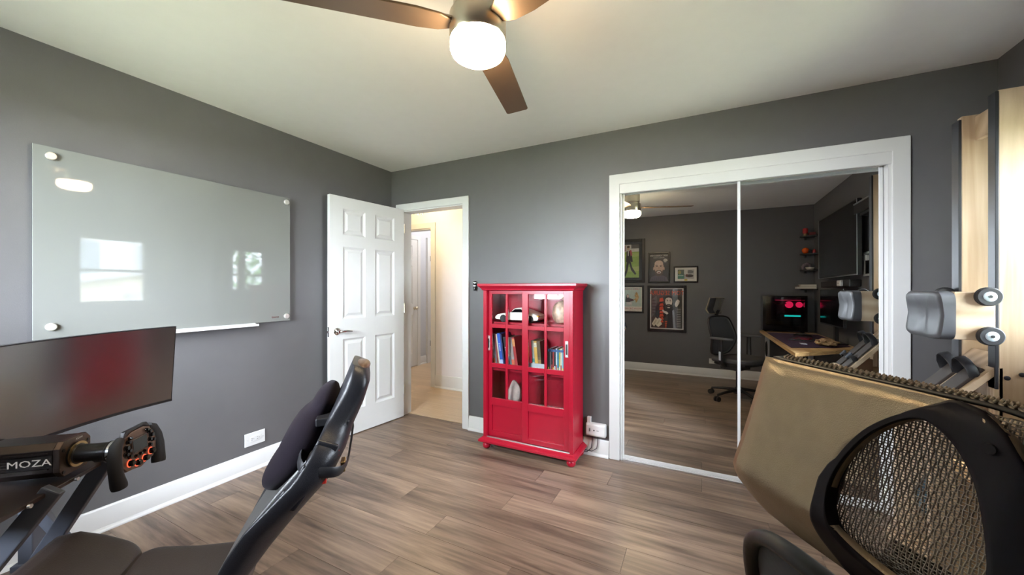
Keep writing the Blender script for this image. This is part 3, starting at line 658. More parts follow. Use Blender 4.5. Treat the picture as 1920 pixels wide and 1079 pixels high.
for u, v, r_, h_ in [(-.062, .055, .006, .010), (-.074, .036, .007, .010), (-.062, .020, .006, .009), (-.080, .012, .006, .010), (-.060, -.003, .006, .009), (.062, .055, .006, .010), (.074, .036, .007, .010), (.062, .020, .006, .009), (.080, .012, .006, .010), (.060, -.003, .006, .009), (-.025, -.016, .005, .008), (.0, -.016, .005, .008), (.025, -.016, .005, .008), (.050, .066, .005, .009), (-.050, .066, .005, .009)]:
    MB().lathe([(0, 0), (r_*1.25, 0), (r_*1.25, .002), (r_, .003), (r_*.9, h_), (0, h_)], Q(u, v, .0036), wn, 14).build('button', M_blackg, sw, smooth=40)
for u, v in [(-.062, -.030), (-.022, -.044), (.022, -.044), (.062, -.030)]:
    k = MB().lathe([(0, 0), (.010, 0), (.010, .010), (.008, .014), (0, .014)], Q(u, v, .0036), wn, 18).build('rotary_knob', M_blackg, sw, smooth=40)
    MB().lathe([(.0105, 0), (.0125, 0), (.0125, .0015), (.0105, .0015)], Q(u, v, .0040), wn, 24).build('knob_ring', M_ring, k)
# curved monitor
mon = thing('curved_monitor', 'wide curved black monitor behind the racing wheel', 'monitor', (-2.017, .351, 0))
MC = Vector((-2.017, .351, 0))+gA*1.0
def MP(th, off, z):
    off += .035*(1.086-z)/.364
    return MC+(-gA*math.cos(th)+gL*math.sin(th))*(1.0+off)+UZ*z
def arc_slab(o0, o1, z0, z1, th0=-.595, th1=.595, n=40):
    mb = MB(); vs = []; fs = []
    for i in range(n+1):
        t = lerp(th0, th1, i/n); vs += [MP(t, o0, z0), MP(t, o1, z0), MP(t, o1, z1), MP(t, o0, z1)]
    for i in range(n): a = i*4; b = a+4; fs += [(a+j, a+(j+1) % 4, b+(j+1) % 4, b+j) for j in range(4)]
    fs += [(3, 2, 1, 0), (n*4, n*4+1, n*4+2, n*4+3)]
    mb.add(vs, [f[::-1] for f in fs]); return mb
arc_slab(.0, .022, .722, 1.086).build('case', M_black, mon, smooth=30)
arc_slab(-.0012, .0, .734, 1.082, -.591, .591).build('screen', P('satin_screen', (.006, .005, .006), .22, var=0, spec=1.0, ior=2.2), mon, smooth=30)
arc_slab(-.003, .0, .722, .733).build('lower_bezel', M_black, mon, smooth=30)
MB().obox(MP(0, .07, .90), gA*.05, gL*.09, UZ*.08).build('rear_housing', M_black, mon, bevel=.01)
pc_ = Vector((-2.308, .455, 0))
MB().obox(pc_+UZ*.58, gA*.022, gL*.032, UZ*.36).build('stand_post', M_steel, mon, bevel=.003)
MB().obox(pc_+UZ*.215, gA*.035, gL*.045, UZ*.012).build('post_foot', M_steel, mon, bevel=.003)
a_, b_ = pc_+UZ*.90, MP(0, .10, .90)
MB().obox((a_+b_)/2, (b_-a_)/2, gA*.02, UZ*.03).build('mount_arm', M_steel, mon, bevel=.003)
MB().obox(pc_+UZ*.10, gA*.022, gL*.032, UZ*.105).build('stand_post', M_steel, mon, bevel=.003)
MB().obox(pc_+UZ*.010, gA*.055, gL*.055, UZ*.010).build('stand_foot', M_steel, mon, bevel=.006)
# dark headset lying on the stand below the screen
o = MB().tube([R(.40, -.16, .775), R(.37, -.13, .79), R(.33, -.08, .785), R(.31, -.05, .775)], [.012, .02, .018, .008], 12).build('racing_glove', M_velvet, None, smooth=60)
bpy.data.objects.remove(o)

# ------------------------------------------------------------------ racing seat
CO = Vector((-1.437, .39, 0)); cA = Vector((.68, .73, 0)).normalized(); cL = Vector((-cA.y, cA.x, 0))
def S(s, t, z): return CO+cA*s+cL*t+UZ*z
rs = thing('racing_seat', 'black leather racing seat with neck cushion facing the wheel', 'racing seat', S(.1, 0, 0))
M_seat = P('dark_brown_leather', (.046, .033, .029), .36, bump=.3, bs=380)
def loft(sec, nu, nv): return MB().grid(sec, nu, nv)
def closed_loft(fn, nu, nv):
    # fn(u in 0..1 around, v) -> point ; closed in u, capped
    mb = MB(); vs = [fn(i/nu, j/nv) for j in range(nv+1) for i in range(nu)]
    fs = [(j*nu+i, j*nu+(i+1) % nu, (j+1)*nu+(i+1) % nu, (j+1)*nu+i) for j in range(nv) for i in range(nu)]
    fs += [list(range(nu))[::-1], list(range(nv*nu, nv*nu+nu))]
    return mb.add(vs, fs)
def cushion(sz, name, half, th, mat, bol=.02):
    # sz: profile list of (s,z) top line ; superellipse section across t
    m = len(sz)-1
    def fn(u, v):
        k = v*m; i = min(int(k), m-1); s = lerp(sz[i][0], sz[i+1][0], k-i); z = lerp(sz[i][1], sz[i+1][1], k-i)
        e = 1-.12*(abs(2*v-1))**6
        a = 2*PI*u; c, d = math.cos(a), math.sin(a)
        ct = math.copysign(abs(c)**.35, c); dt = math.copysign(abs(d)**.55, d)
        zz = z-th/2+dt*th/2*e+(bol*abs(ct)**4 if dt > 0 else 0)
        return S(s, ct*half*e, zz)
    return closed_loft(fn, 40, m*4).build(name, mat, rs, smooth=60)
cushion([(-.245, .41), (-.235, .475), (-.215, .508), (-.165, .512), (-.11, .490), (-.05, .458), (-.006, .434)], 'front_cushion', .25, .085, M_seat)
cushion([(.002, .428), (.06, .412), (.14, .396), (.22, .388), (.31, .386)], 'rear_cushion', .25, .085, M_seat)
BZ = [.36, .50, .60, .70, .77, .83, .88, .94, 1.0, 1.03]
BS = [.235, .31, .375, .455, .515, .545, .565, .592, .615, .627]
BW = [.20, .215, .23, .245, .245, .22, .15, .125, .115, .09]
BT = [.055, .06, .07, .075, .078, .078, .075, .075, .07, .05]
def back(u, v):
    z = lerp(.36, 1.03, v); s = pl(BZ, BS, z); hw = pl(BZ, BW, z); th = pl(BZ, BT, z)
    a = 2*PI*u; c, d = math.cos(a), math.sin(a)
    ct = math.copysign(abs(c)**.4, c); dt = math.copysign(abs(d)**.5, d)
    wing = .055*max(0, 1-abs(z-.66)/.30)*(abs(ct)**5)
    nz = .5; ns = -.86
    off = dt*th/2
    return S(s+th/2+off*.9-wing, ct*hw, z-off*.42)
closed_loft(back, 48, 40).build('backrest', M_leather, rs, smooth=60)
# centre panel of the back
def bp(u, v):
    z = lerp(.40, .80, v); s = pl(BZ, BS, z); return S(s-.004-.006*math.sin(PI*v), lerp(-.14, .14, u), z+.012)
MB().grid(bp, 10, 14).build('centre_panel', P('grey_leather', (.05, .048, .046), .36, bump=.3, bs=380), rs, smooth=60, solid=.014, solid_off=1)
# padded shoulder segments on the near side
for z0, z1 in ((.715, .76), (.768, .813), (.821, .86), (.868, .905)):
    zc_ = (z0+z1)/2; hw = pl(BZ, BW, zc_); s = pl(BZ, BS, zc_)+.03
    for sg in (-1, 1):
        MB().obox(S(s+.008-.045*max(0, 1-abs(zc_-.66)/.30), sg*(hw-.014), zc_-.004), cA*.026-UZ*.011, cL*.007, (UZ+cA*(.72 if zc_ < .79 else .5))*(z1-z0)*.44).build('side_pad', M_leather, rs, bevel=.006, seg=3, smooth=60)
# headrest cap
MB().ell(S(.656, 0, 1.022), .026, .076, .014, 20, 10, Matrix((cA, cL, UZ)).transposed()).build('headrest_cap', P('brown_leather', (.10, .055, .03), .35), rs, smooth=60)
for z in (.77, .83):
    hw = pl(BZ, BW, z); MB().obox(S(pl(BZ, BS, z)+.050, -hw*.6, z-.012), cA*.008, cL*hw*.25, UZ*.009).build('red_accent', P('red_leather', (.55, .03, .02), .4), rs, bevel=.002)
# strap and buckle
zs_ = .79
pts = []
for i in range(29):
    a = 2*PI*i/28; hw = .228; s0 = pl(BZ, BS, zs_)+.035
    pts.append(S(s0+math.copysign(abs(math.sin(a))**.6, math.sin(a))*.062, math.copysign(abs(math.cos(a))**.4, math.cos(a))*hw, zs_-.02*math.sin(a)))
MB().tube(pts[:-1], [(.014, .003)]*28, 8, closed=True, flat=(0, 0, 1)).build('cushion_strap', M_black, rs, smooth=60)
MB().obox(S(.612, -.17, .778), cA*.006, cL*.018, UZ*.014).build('buckle', P('brass', (.55, .40, .2), .3, 1), rs, bevel=.002)
MB().obox(S(.31, -.16, .44), cA*.02, cL*.012, UZ*.006).build('belt_guide', P('brass', (.55, .40, .2), .3, 1), rs, bevel=.002)
# neck cushion : its own thing hanging on the seat
nc = thing('neck_cushion', 'rounded black velvet cushion strapped to the racing seat', 'cushion', S(.46, 0, .69))
def pil(u, v):
    z = lerp(-1, 1, v); a = 2*PI*u
    prof = math.sqrt(max(0, 1-abs(z)**2.6)); waist = 1-.22*math.exp(-((z-.52)/.16)**2)
    prof *= waist
    lat = .135*(1-.2*max(0, z)); thk = .054*(1.08-.45*max(0, z)**1.2)
    c, d = math.cos(a), math.sin(a)
    zz = .825+z*.150+.0*c; s = pl(BZ, BS, zz)-.028
    return S(s+.012-thk*.35+d*thk*prof, math.copysign(abs(c)**.75, c)*lat*prof, zz-.02*d*prof)
closed_loft(pil, 40, 36).build('pillow', M_velvet, nc, smooth=80)
MB().obox(S(.555, 0, .885), cA*.02, cL*.12, UZ*.012).build('elastic_band', M_black, nc, bevel=.004)
# pedestal
MB().cyl(S(.06, 0, .06), S(.06, 0, .34), .026).build('gas_lift', M_black, rs, smooth=40)
MB().obox(S(.06, 0, .335), cA*.16, cL*.13, UZ*.018).build('seat_plate', M_black, rs, bevel=.005)
MB().tube([S(.10, -.10, .345), S(.20, -.24, .35), S(.25, -.29, .352)], .007, 8).build('recline_lever', M_black, rs, smooth=60)
for i in range(5):
    a = 2*PI*i/5+.3; d = cA*math.cos(a)+cL*math.sin(a); c0 = S(.06, 0, 0)
    MB().tube([c0+UZ*.095+d*.02, c0+UZ*.085+d*.17, c0+UZ*.065+d*.30], [(.022, .02), (.018, .016), (.013, .013)], 10).build('base_leg', M_black, rs, smooth=60)
    e = d.cross(UZ)
    MB().cyl(c0+d*.30+UZ*.027-e*.020, c0+d*.30+UZ*.027+e*.020, .027).build('caster', M_rubber, rs, smooth=40)
for sg in (-1, 1): MB().tube([S(.28, sg*.20, .37), S(.33, sg*.225, .40), S(.36, sg*.225, .47)], [(.03, .008)]*3, 8).build('recline_bracket', M_black, rs, smooth=60)

# ------------------------------------------------------------------ office chair (close, right)
H0 = Vector((.0707, .5965, 0)); HD = Vector((.578, -.816, 0)); HN = Vector((-.816, -.578, 0)); OF = -HN
OC = H0+HD*.17+OF*.25
och = thing('office_chair', 'black mesh office chair with headrest close to the camera', 'office chair', OC)
vk = [0, .037, .104, .142, .16, .20]; nk = [0, .011, .032, .046, .038, .006]
def smo(v):  # smoothed profile
    return sum(pl(vk, nk, v+d) for d in (-.006, -.003, 0, .003, .006))/5 - (.0018 if v < .01 else 0)
def HS(s, v, off=0):
    wrap = .35*max(0, s-.235)**1 + .25*max(0, .02-s)
    return H0+HD*s+HN*(smo(v)+off-wrap)+UZ*(1.181-v)
hole = [(.17, .022), (.153, .035), (.139, .051), (.127, .075), (.121, .096), (.120, .114), (.124, .130), (.135, .144), (.158, .156), (.186, .162), (.212, .156), (.230, .140), (.236, .115), (.230, .088), (.219, .056), (.207, .038), (.195, .027), (.183, .021)]
hole = hole[::-1]
def res(poly, n):
    L = [0]; m = len(poly)
    for i in range(m): a, b = poly[i], poly[(i+1) % m]; L.append(L[-1]+math.hypot(b[0]-a[0], b[1]-a[1]))
    out = []
    for k in range(n):
        d = L[-1]*k/n; i = max(j for j in range(m) if L[j] <= d+1e-9); t = (d-L[i])/max(1e-9, L[i+1]-L[i])
        a, b = poly[i], poly[(i+1) % m]; out.append((lerp(a[0], b[0], t), lerp(a[1], b[1], t)))
    return out
def chaikin(p, k=2):
    for _ in range(k): p = [q for i in range(len(p)) for q in ((p[i][0]*.75+p[(i+1) % len(p)][0]*.25, p[i][1]*.75+p[(i+1) % len(p)][1]*.25), (p[i][0]*.25+p[(i+1) % len(p)][0]*.75, p[i][1]*.25+p[(i+1) % len(p)][1]*.75))]
    return p
hc = (.178, .092)
inner = chaikin(hole, 2); NA = 120
def at_angle(poly, a):
    dx, dy = math.cos(a), math.sin(a); best = None
    for i in range(len(poly)):
        p, q = poly[i], poly[(i+1) % len(poly)]; ex, ey = q[0]-p[0], q[1]-p[1]; den = dx*ey-dy*ex
        if abs(den) < 1e-12: continue
        t = ((p[0]-hc[0])*ey-(p[1]-hc[1])*ex)/den; u = ((p[0]-hc[0])*dy-(p[1]-hc[1])*dx)/den
        if t > 0 and -1e-6 <= u <= 1+1e-6 and (best is None or t < best): best = t
    return (hc[0]+dx*best, hc[1]+dy*best)
outer = [(0, 0), (.195, 0), (.212, .003), (.228, .014), (.243, .036), (.258, .075), (.268, .12), (.268, .165), (.255, .195), (0.0, .20), (-.008, .17), (-.005, .142), (-.003, .10), (0, .04)]
outer = chaikin([outer[0], (.0, 0)]+outer[1:], 1)
angs = [2*PI*i/NA for i in range(NA)]
# make sure the two left corners are hit
corn = [math.atan2(0-hc[1], 0-hc[0]) % (2*PI), math.atan2(.2-hc[1], 0-hc[0]) % (2*PI)]
angs = sorted(angs+corn); NA = len(angs)
inn = [at_angle(inner, a) for a in angs]; out = [at_angle(outer, a) for a in angs]
KS = 14
def annulus(pa, pb, off, ks=KS):
    vs = [HS(lerp(pa[i][0], pb[i][0], j/ks), lerp(pa[i][1], pb[i][1], j/ks), off) for j in range(ks+1) for i in range(NA)]
    fs = [(j*NA+i, j*NA+(i+1) % NA, (j+1)*NA+(i+1) % NA, (j+1)*NA+i) for j in range(ks) for i in range(NA)]
    return vs, [f[::-1] for f in fs]
M_shell = P('black_plastic_ceiling_sheen', (.36, .29, .20), .44, .72, var=.05, vs=60, bump=.25, bs=900)  # black plastic with the warm ceiling reflection put into its base colour
hs = MB().add(*annulus(inn, out, 0)).build('headrest_shell', M_shell, och, smooth=60, solid=.010, solid_off=1)
# shade around the opening painted as a black band, wide on the right
ringo = [(.195, -.001), (.167, .018), (.15, .038), (.133, .062), (.115, .087), (.109, .104), (.110, .130), (.114, .158), (.118, .1995), (.20, .1985), (.250, .196), (.266, .165), (.267, .12), (.257, .075), (.242, .036), (.227, .0135), (.212, .003)]
rng = []
for i_, a in enumerate(angs):
    q = at_angle(ringo, a); p = inn[i_]; dq = math.hypot(q[0]-hc[0], q[1]-hc[1]); dp = math.hypot(p[0]-hc[0], p[1]-hc[1])
    k_ = max(dq, dp+.005)/dq; rng.append((hc[0]+(q[0]-hc[0])*k_, hc[1]+(q[1]-hc[1])*k_))
M_rim_shade = P('shaded_black_plastic', (.008, .007, .012), .55, spec=.2)
MB().add(*annulus(inn, rng, .0012, 8)).build('headrest_shade_band', M_rim_shade, och, smooth=60, solid=.004, solid_off=1)
vs = [HS(p[0], p[1], o_) for o_ in (.001, -.006, -.013) for p in inn]
MB().add(vs, [(j_*NA+i_, (j_+1)*NA+i_, (j_+1)*NA+(i_+1) % NA, j_*NA+(i_+1) % NA) for j_ in range(2) for i_ in range(NA)]).build('opening_wall', M_rim_shade, och, smooth=60)  # shade inside the opening put into the wall's black colour
for a_, b_ in ((.222, .028), (.245, .16)): MB().cyl(HS(a_, b_, .001), HS(a_, b_, .003), .004, n=14).build('screw', M_black, och)
# woven mesh in front of the shell
def HM(s, v): return HS(s, v, -.014-.006*math.sin(PI*max(0, min(1, v/.2))))
mm = MB()
nst = 64
for i in range(nst):
    s = lerp(.10, .262, i/(nst-1))
    pts = [HM(s+.0006*math.sin(k*1.9+i*PI), .008+.180*k/40) for k in range(41)]
    vs = []; fs = []
    for k, p in enumerate(pts): vs += [p-HD*.0008, p+HN*.0005, p+HD*.0008]
    for k in range(40): a = k*3; fs += [(a, a+1, a+4, a+3), (a+1, a+2, a+5, a+4)]
    mm.add(vs, fs)
for j in range(72):
    v = lerp(.008, .188, j/71); vs = []; fs = []
    for k in range(33):
        s = lerp(.10, .262, k/32); p = HM(s, v)+HN*(.0006*(1 if (j+k) % 2 else -1))
        vs += [p-UZ*.0005, p+HN*.0004, p+UZ*.0005]
    for k in range(32): a = k*3; fs += [(a, a+3, a+4, a+1), (a+1, a+4, a+5, a+2)]
    mm.add(vs, fs)
o = mm.build('headrest_mesh', P('grey_mesh_yarn', (.16, .14, .12), .3, spec=.8), och, smooth=60); o['kind'] = 'stuff'
# knitted edge standing above the shell
kn = MB()
nb = 92
for i in range(nb):
    s = lerp(.012, .262, i/(nb-1)); v = -.001+.012*max(0, (s-.2)/.06)**2
    c_ = HS(s, v, -.022)
    d_ = (HD*.0020+UZ*(.0022 if i % 2 else -.0016)+HN*.003)
    kn.tube([c_-d_*1.2-HN*.002, c_+HN*.002, c_+d_*1.2], [.0009, .0016, .0009], 6)
    kn.tube([c_-HN*.007-d_, c_-HN*.005, c_-HN*.006+d_], [.0009, .0015, .0009], 6)
o = kn.build('knitted_edge', P('knit_yarn', (.30, .25, .19), .6), och, smooth=60); o['kind'] = 'stuff'
def bnd(u, v): s = lerp(.0, .262, u); return HS(s, .003+.012*max(0, (s-.2)/.06)**2, lerp(-.030, -.012, v))
MB().grid(bnd, 40, 2).build('edge_band', M_black, och, smooth=60, solid=.003)
def frontpad(u, v):
    s = lerp(.0, .115, u); return HM(s, lerp(.006, .19, v))-HN*.004
MB().grid(frontpad, 12, 14).build('front_fabric', P('charcoal_fabric', (.06, .06, .065), .8), och, smooth=60, solid=.003)
# chair local frame : x forward, y left
OM = frame_M(OC, OF, HD*-1)
def O(x, y, z): return OM @ Vector((x, y, z))
MB().tube([O(-.272, 0, .80), O(-.275, 0, .92), O(-.262, 0, .985), O(-.235, 0, 1.03)], [(.012, .045), (.012, .042), (.010, .036), (.010, .03)], 12, flat=OF).build('headrest_bracket', M_black, och, smooth=60)
MB().tube([O(-.288, y_, .955) for y_ in (-.04, 0, .04)], .004, 8).build('bracket_trim', P('brass', (.55, .40, .2), .3, 1), och)
def BK(y, z):  # backrest surface
    lum = .05*math.exp(-((z-.68)/.14)**2); return O(-.235+lum-.10*(max(0, z-.75)/.25)**2*.35+.16*abs(y)**2*2, y, z)
bo = [(.0, .955), (.12, .953), (.185, .935), (.215, .89), (.235, .78), (.235, .66), (.205, .56), (.15, .50), (.0, .485)]
bo = bo+[(-a, b) for a, b in bo[1:-1]][::-1]
bo = chaikin(bo, 2)
MB().tube([BK(a, b) for a, b in bo], [(.014, .010)]*len(bo), 10, closed=True, flat=OF).build('backrest_frame', M_black, och, smooth=60)
def bkm(u, v):
    i = u*len(bo); a = bo[int(i) % len(bo)]; return BK(a[0]*v, .72+(a[1]-.72)*v)
nb_ = len(bo); vs = [BK(0, .72)]+[BK(a*k/6, .72+(b-.72)*k/6) for k in range(1, 7) for a, b in bo]
fs = [(0, 1+i, 1+(i+1) % nb_) for i in range(nb_)]+[(1+(k-1)*nb_+i, 1+k*nb_+i, 1+k*nb_+(i+1) % nb_, 1+(k-1)*nb_+(i+1) % nb_) for k in range(1, 6) for i in range(nb_)]
MB().add(vs, fs).build('backrest_mesh', P('charcoal_mesh', (.045, .047, .055), .7, sheen=.3), och, smooth=60, solid=.003)
MB().tube([O(-.20, .0, .44), O(-.29, 0, .50), O(-.315, 0, .62), O(-.305, 0, .78), O(-.285, 0, .85)], [(.02, .05), (.018, .045), (.014, .04), (.012, .04), (.010, .05)], 12, flat=OF).build('back_spine', M_black, och, smooth=60)
sp = [(-.20, .19), (-.17, .235), (.0, .25), (.17, .245), (.245, .20), (.265, .0)]
sp = chaikin(sp+[(a, -b) for a, b in sp[:-1]][::-1], 2)
MB().prism([O(a, b, .435) for a, b in sp], UZ*.055).build('seat', P('charcoal_fabric', (.06, .06, .065), .8), och, bevel=.02, seg=3, smooth=50)
MB().prism([O(a*.9, b*.9, .405) for a, b in sp], UZ*.03).build('seat_pan', M_black, och, bevel=.008)
MB().obox(O(-.03, 0, .375), OF*.13, HD*.09, UZ*.035).build('tilt_mechanism', M_black, och, bevel=.01)
MB().tube([O(.02, -.10, .38), O(.03, -.20, .385), O(.03, -.25, .38)], .006, 8).build('tilt_lever', M_black, och)
for sg in (-1, 1):
    ar = MB().tube([O(-.02, sg*.12, .40), O(-.02, sg*.24, .405), O(-.03, sg*.275, .45), O(-.03, sg*.278, .60), O(-.03, sg*.278, .70)], [(.018, .03), (.018, .03), (.016, .03), (.014, .026), (.013, .024)], 12, flat=(0, 0, 1)).build('arm_support', M_black, och, smooth=60)
    MB().obox(O(-.03, sg*.295, .52), OF*.012, HD*.003, UZ*.05).build('height_plate', M_alu, ar, bevel=.002)
    pd = [(-.15, .0), (-.13, .042), (.0, .048), (.10, .044), (.125, .0), (.10, -.044), (.0, -.048), (-.13, -.042)]
    MB().prism([O(a-.01, sg*.278+b, .705) for a, b in chaikin(pd, 2)], UZ*.022).build('arm_pad', P('grey_soft_pad', (.09, .09, .10), .45), och, bevel=.008, seg=3)
MB().cyl(O(0, 0, .09), O(0, 0, .36), .024).build('gas_lift', M_black, och, smooth=40)
MB().lathe([(0, 0), (.05, 0), (.045, .045), (.03, .07), (0, .07)], O(0, 0, .07)).build('base_hub', M_black, och, smooth=40)
for i in range(5):
    a = 2*PI*i/5+math.radians(100); d = OM.to_3x3() @ Vector((math.cos(a), math.sin(a), 0)); e = d.cross(UZ)
    MB().tube([OC+d*.03+UZ*.11, OC+d*.17+UZ*.098, OC+d*.30+UZ*.075], [(.020, .022), (.016, .018), (.012, .014)], 10, flat=(0, 0, 1)).build('base_leg', M_black, och, smooth=60)
    MB().cyl(OC+d*.30+UZ*.05, OC+d*.30+UZ*.078, .008).build('caster_stem', M_black, och)
    for q in (-1, 1):
        MB().cyl(OC+d*.31+UZ*.029+e*q*.010, OC+d*.31+UZ*.029+e*q*.026, .029).build('caster', M_rubber, och, smooth=40)

# ------------------------------------------------------------------ wooden rowing machine stored upright
ro = thing('rowing_machine', 'upright wooden rowing machine in the right corner', 'rowing machine', (1.1, 2.37, 0))
def rb(n, *a, mat=M_ash, bevel=.003, p=ro): return MB().box(*a).build(n, mat, p, bevel=bevel)
rb('rail', 1.07, 1.168, 2.487, 2.522, .70, 2.065); rb('rail', 1.07, 1.175, 2.246, 2.281, .73, 2.075)
M_trk = P('black_track', (.025, .026, .03), .35)
rb('rail_track', 1.060, 1.070, 2.487, 2.541, .72, 2.05, mat=M_trk, bevel=.001); rb('rail_track', 1.060, 1.070, 2.243, 2.287, .86, 2.07, mat=M_trk, bevel=.001)
rb('rail_track', 1.070, 1.10, 2.522, 2.541, .72, 2.05, mat=P('grey_track', (.30, .34, .38), .3), bevel=.001)
rb('end_spacer', 1.112, 1.136, 2.281, 2.487, 1.945, 2.055, mat=M_ash_h)
rb('lower_spacer', 1.10, 1.16, 2.281, 2.487, .80, .86, mat=M_ash_h)
for x, z in ((1.093, .908), (1.133, .925)): MB().lathe([(0, 0), (.009, 0), (.009, .004), (0, .006)], (x, 2.246, z), (0, -1, 0), 16).build('bolt', M_black, ro, smooth=40)
# seat carriage
sc_ = rb('seat_carriage', .938, 1.056, 2.232, 2.512, 1.056, 1.254, mat=M_ash_h)
def seat(u, v):
    a = 2*PI*u; c, d = math.cos(a), math.sin(a); ct = math.copysign(abs(c)**.3, c); dt = math.copysign(abs(d)**.3, d)
    y = 2.37+ct*.152; z = 1.154+dt*.104
    e = 1-.06*(1-v)**0 if v > .9 or v < .02 else 1
    wave = .005*math.cos((z-1.154)/.104*PI*1.05)*(1-v)
    dip = .008*math.exp(-((y-2.37)/.03)**2)*(1-v)
    return Vector((lerp(.893, .938, v)+wave+dip, 2.37+(y-2.37)*(.94 if v < .15 else 1), 1.154+(z-1.154)*(.93 if v < .15 else 1)))
def seat_top():
    mb = MB(); n = 64; prof = [0, .15, .4, .8, 1]; vs = []
    for v in prof: vs += [seat(i/n, v) for i in range(n)]
    fs = [(j*n+i, j*n+(i+1) % n, (j+1)*n+(i+1) % n, (j+1)*n+i) for j in range(4) for i in range(n)]
    fs.append(list(range(4*n, 5*n)))
    # top disc as rings towards centre
    base = len(vs); rings = 8
    for k in range(1, rings+1):
        f_ = 1-k/rings
        for i in range(n):
            p = seat(i/n, 0); y = 2.37+(p.y-2.37)*f_; z = 1.154+(p.z-1.154)*f_
            vs.append(Vector((.893+.005*math.cos((z-1.154)/.104*PI*1.05)+.008*math.exp(-((y-2.37)/.025)**2), y, z)))
    for k in range(rings):
        a0 = 0 if k == 0 else base+(k-1)*n; b0 = base+k*n
        fs += [(a0+(i+1) % n, a0+i, b0+i, b0+(i+1) % n) for i in range(n)]
    return mb.add(vs, fs)
seat_top().build('seat_pad', P('grey_seat_foam', (.055, .055, .06), .5), ro, smooth=50)
M_hub = P('pale_hub', (.62, .72, .78), .35)
for x, z in ((1.030, 1.236), (1.036, 1.076)):
    for y0, s in ((2.232, -1), (2.512, 1)):
        wl = MB().lathe([(0, 0), (.034, 0), (.038, .004), (.038, .020), (.034, .024), (0, .024)], (x, y0, z), (0, s, 0), 28).build('roller', M_rubber, ro, smooth=40)
        MB().lathe([(0, 0), (.020, 0), (.018, .002), (.008, .003), (0, .003)], (x, y0+s*.024, z), (0, s, 0), 20).build('roller_hub', M_hub, wl, smooth=40)
        MB().lathe([(0, 0), (.006, 0), (.006, .003), (0, .003)], (x, y0+s*.026, z), (0, s, 0), 8).build('roller_screw', M_black, wl)
# footboard
fa, fb = Vector((.86, 0, .715)), Vector((1.105, 0, .997)); fd = (fb-fa).normalized(); fn_ = Vector((-fd.z, 0, fd.x)); L_ = (fb-fa).length; ey_ = Vector((0, 1, 0))
def FB(a, y, n): return fa+fd*a+ey_*y+fn_*n
def fbox(a0, a1, y0, y1, n0, n1): return MB().hexa([FB(a0, y0, n0), FB(a1, y0, n0), FB(a1, y1, n0), FB(a0, y1, n0), FB(a0, y0, n1), FB(a1, y0, n1), FB(a1, y1, n1), FB(a0, y1, n1)])
ft = fbox(0, L_, 2.25, 2.505, -.024, 0).build('footboard', M_ash_h, ro, bevel=.002)
rb('footboard_post', 1.06, 1.085, 2.246, 2.30, .73, .95)
rb('footboard_side', .90, 1.06, 2.281, 2.30, .55, .78, mat=P('brown_panel', (.22, .13, .08), .4))
M_pad = P('brown_black_pad', (.05, .038, .032), .6)
for y0, y1 in ((2.272, 2.362), (2.392, 2.482)):
    pd = fbox(.02, .285, y0, y1, 0, .012).build('foot_pad', M_pad, ro, bevel=.003)
    hp = [FB(.24, y0-.004, .004), FB(.26, y0-.006, .035), FB(.275, y0+.02, .062), FB(.28, (y0+y1)/2, .072), FB(.275, y1-.02, .062), FB(.26, y1+.006, .035), FB(.24, y1+.004, .004)]
    MB().tube(hp, [(.018, .003)]*7, 10, flat=fd).build('heel_cup', M_black, ro, smooth=60)
    spn = [FB(.09, y0-.006, .004), FB(.10, y0-.004, .022), FB(.10, (y0+y1)/2, .032), FB(.10, y1+.004, .022), FB(.09, y1+.006, .004)]
    MB().tube(spn, [(.016, .002)]*5, 8, flat=fd).build('foot_strap', M_black, ro, smooth=60)
    MB().obox(FB(.10, y0+.02, .034), fd*.022, ey_*.014, fn_*.006).build('strap_buckle', P('blue_grey_buckle', (.10, .12, .16), .35), ro, bevel=.003)
# base frame and tank
rb('base_side', .86, 1.24, 2.21, 2.243, .04, .725, mat=M_ash); rb('base_side', .86, 1.24, 2.525, 2.558, .04, .70, mat=M_ash)
rb('base_beam', .84, 1.26, 2.15, 2.60, 0, .05, mat=M_ash_h); rb('base_top', 1.06, 1.26, 2.20, 2.246, .725, .745, mat=M_ash_h)
MB().lathe([(0, 0), (.15, 0), (.165, .03), (.165, .11), (.15, .14), (0, .14)], (1.05, 2.45, .30), (0, -1, 0), 36).build('water_tank', P('smoky_tank', (.05, .09, .12), .1, spec=.6), ro, smooth=40)

# ------------------------------------------------------------------ furniture seen in the mirror: desk corner
dk = thing('desk', 'butcher block desk in the corner reflected in the mirror', 'desk', (1.05, .5, 0))
DT = .716
for i in range(5):
    xa, xb = .722+i*.1225, .722+(i+1)*.1225-.0006
    ya = lambda x: 1.74-(x-.722)*1.02
    MB().prism([(xa, YN+.02, DT-.034), (xb, YN+.02, DT-.034), (xb, ya(xb), DT-.034), (xa, ya(xa), DT-.034)], (0, 0, .034)).build('top_board', M_block, dk, bevel=.0015)
for x, y in ((.80, -.45), (.80, 1.45), (1.28, -.45), (1.28, 1.0)):
    MB().box(x-.025, x+.025, y-.025, y+.025, 0, DT-.034).build('leg', M_alu, dk, bevel=.003)
MB().box(.79, .81, -.42, 1.42, DT-.075, DT-.036).build('apron_rail', M_steel, dk)
o = MB().prism([(.76, -.20, DT), (1.30, -.20, DT), (1.30, 1.0, DT), (1.12, 1.18, DT), (.76, 1.36, DT)], (0, 0, .003)).build('desk_mat', P('purple_desk_mat', (.055, .03, .075), .7)); tag(o, 'dark purple desk mat on the butcher block desk', 'desk mat')
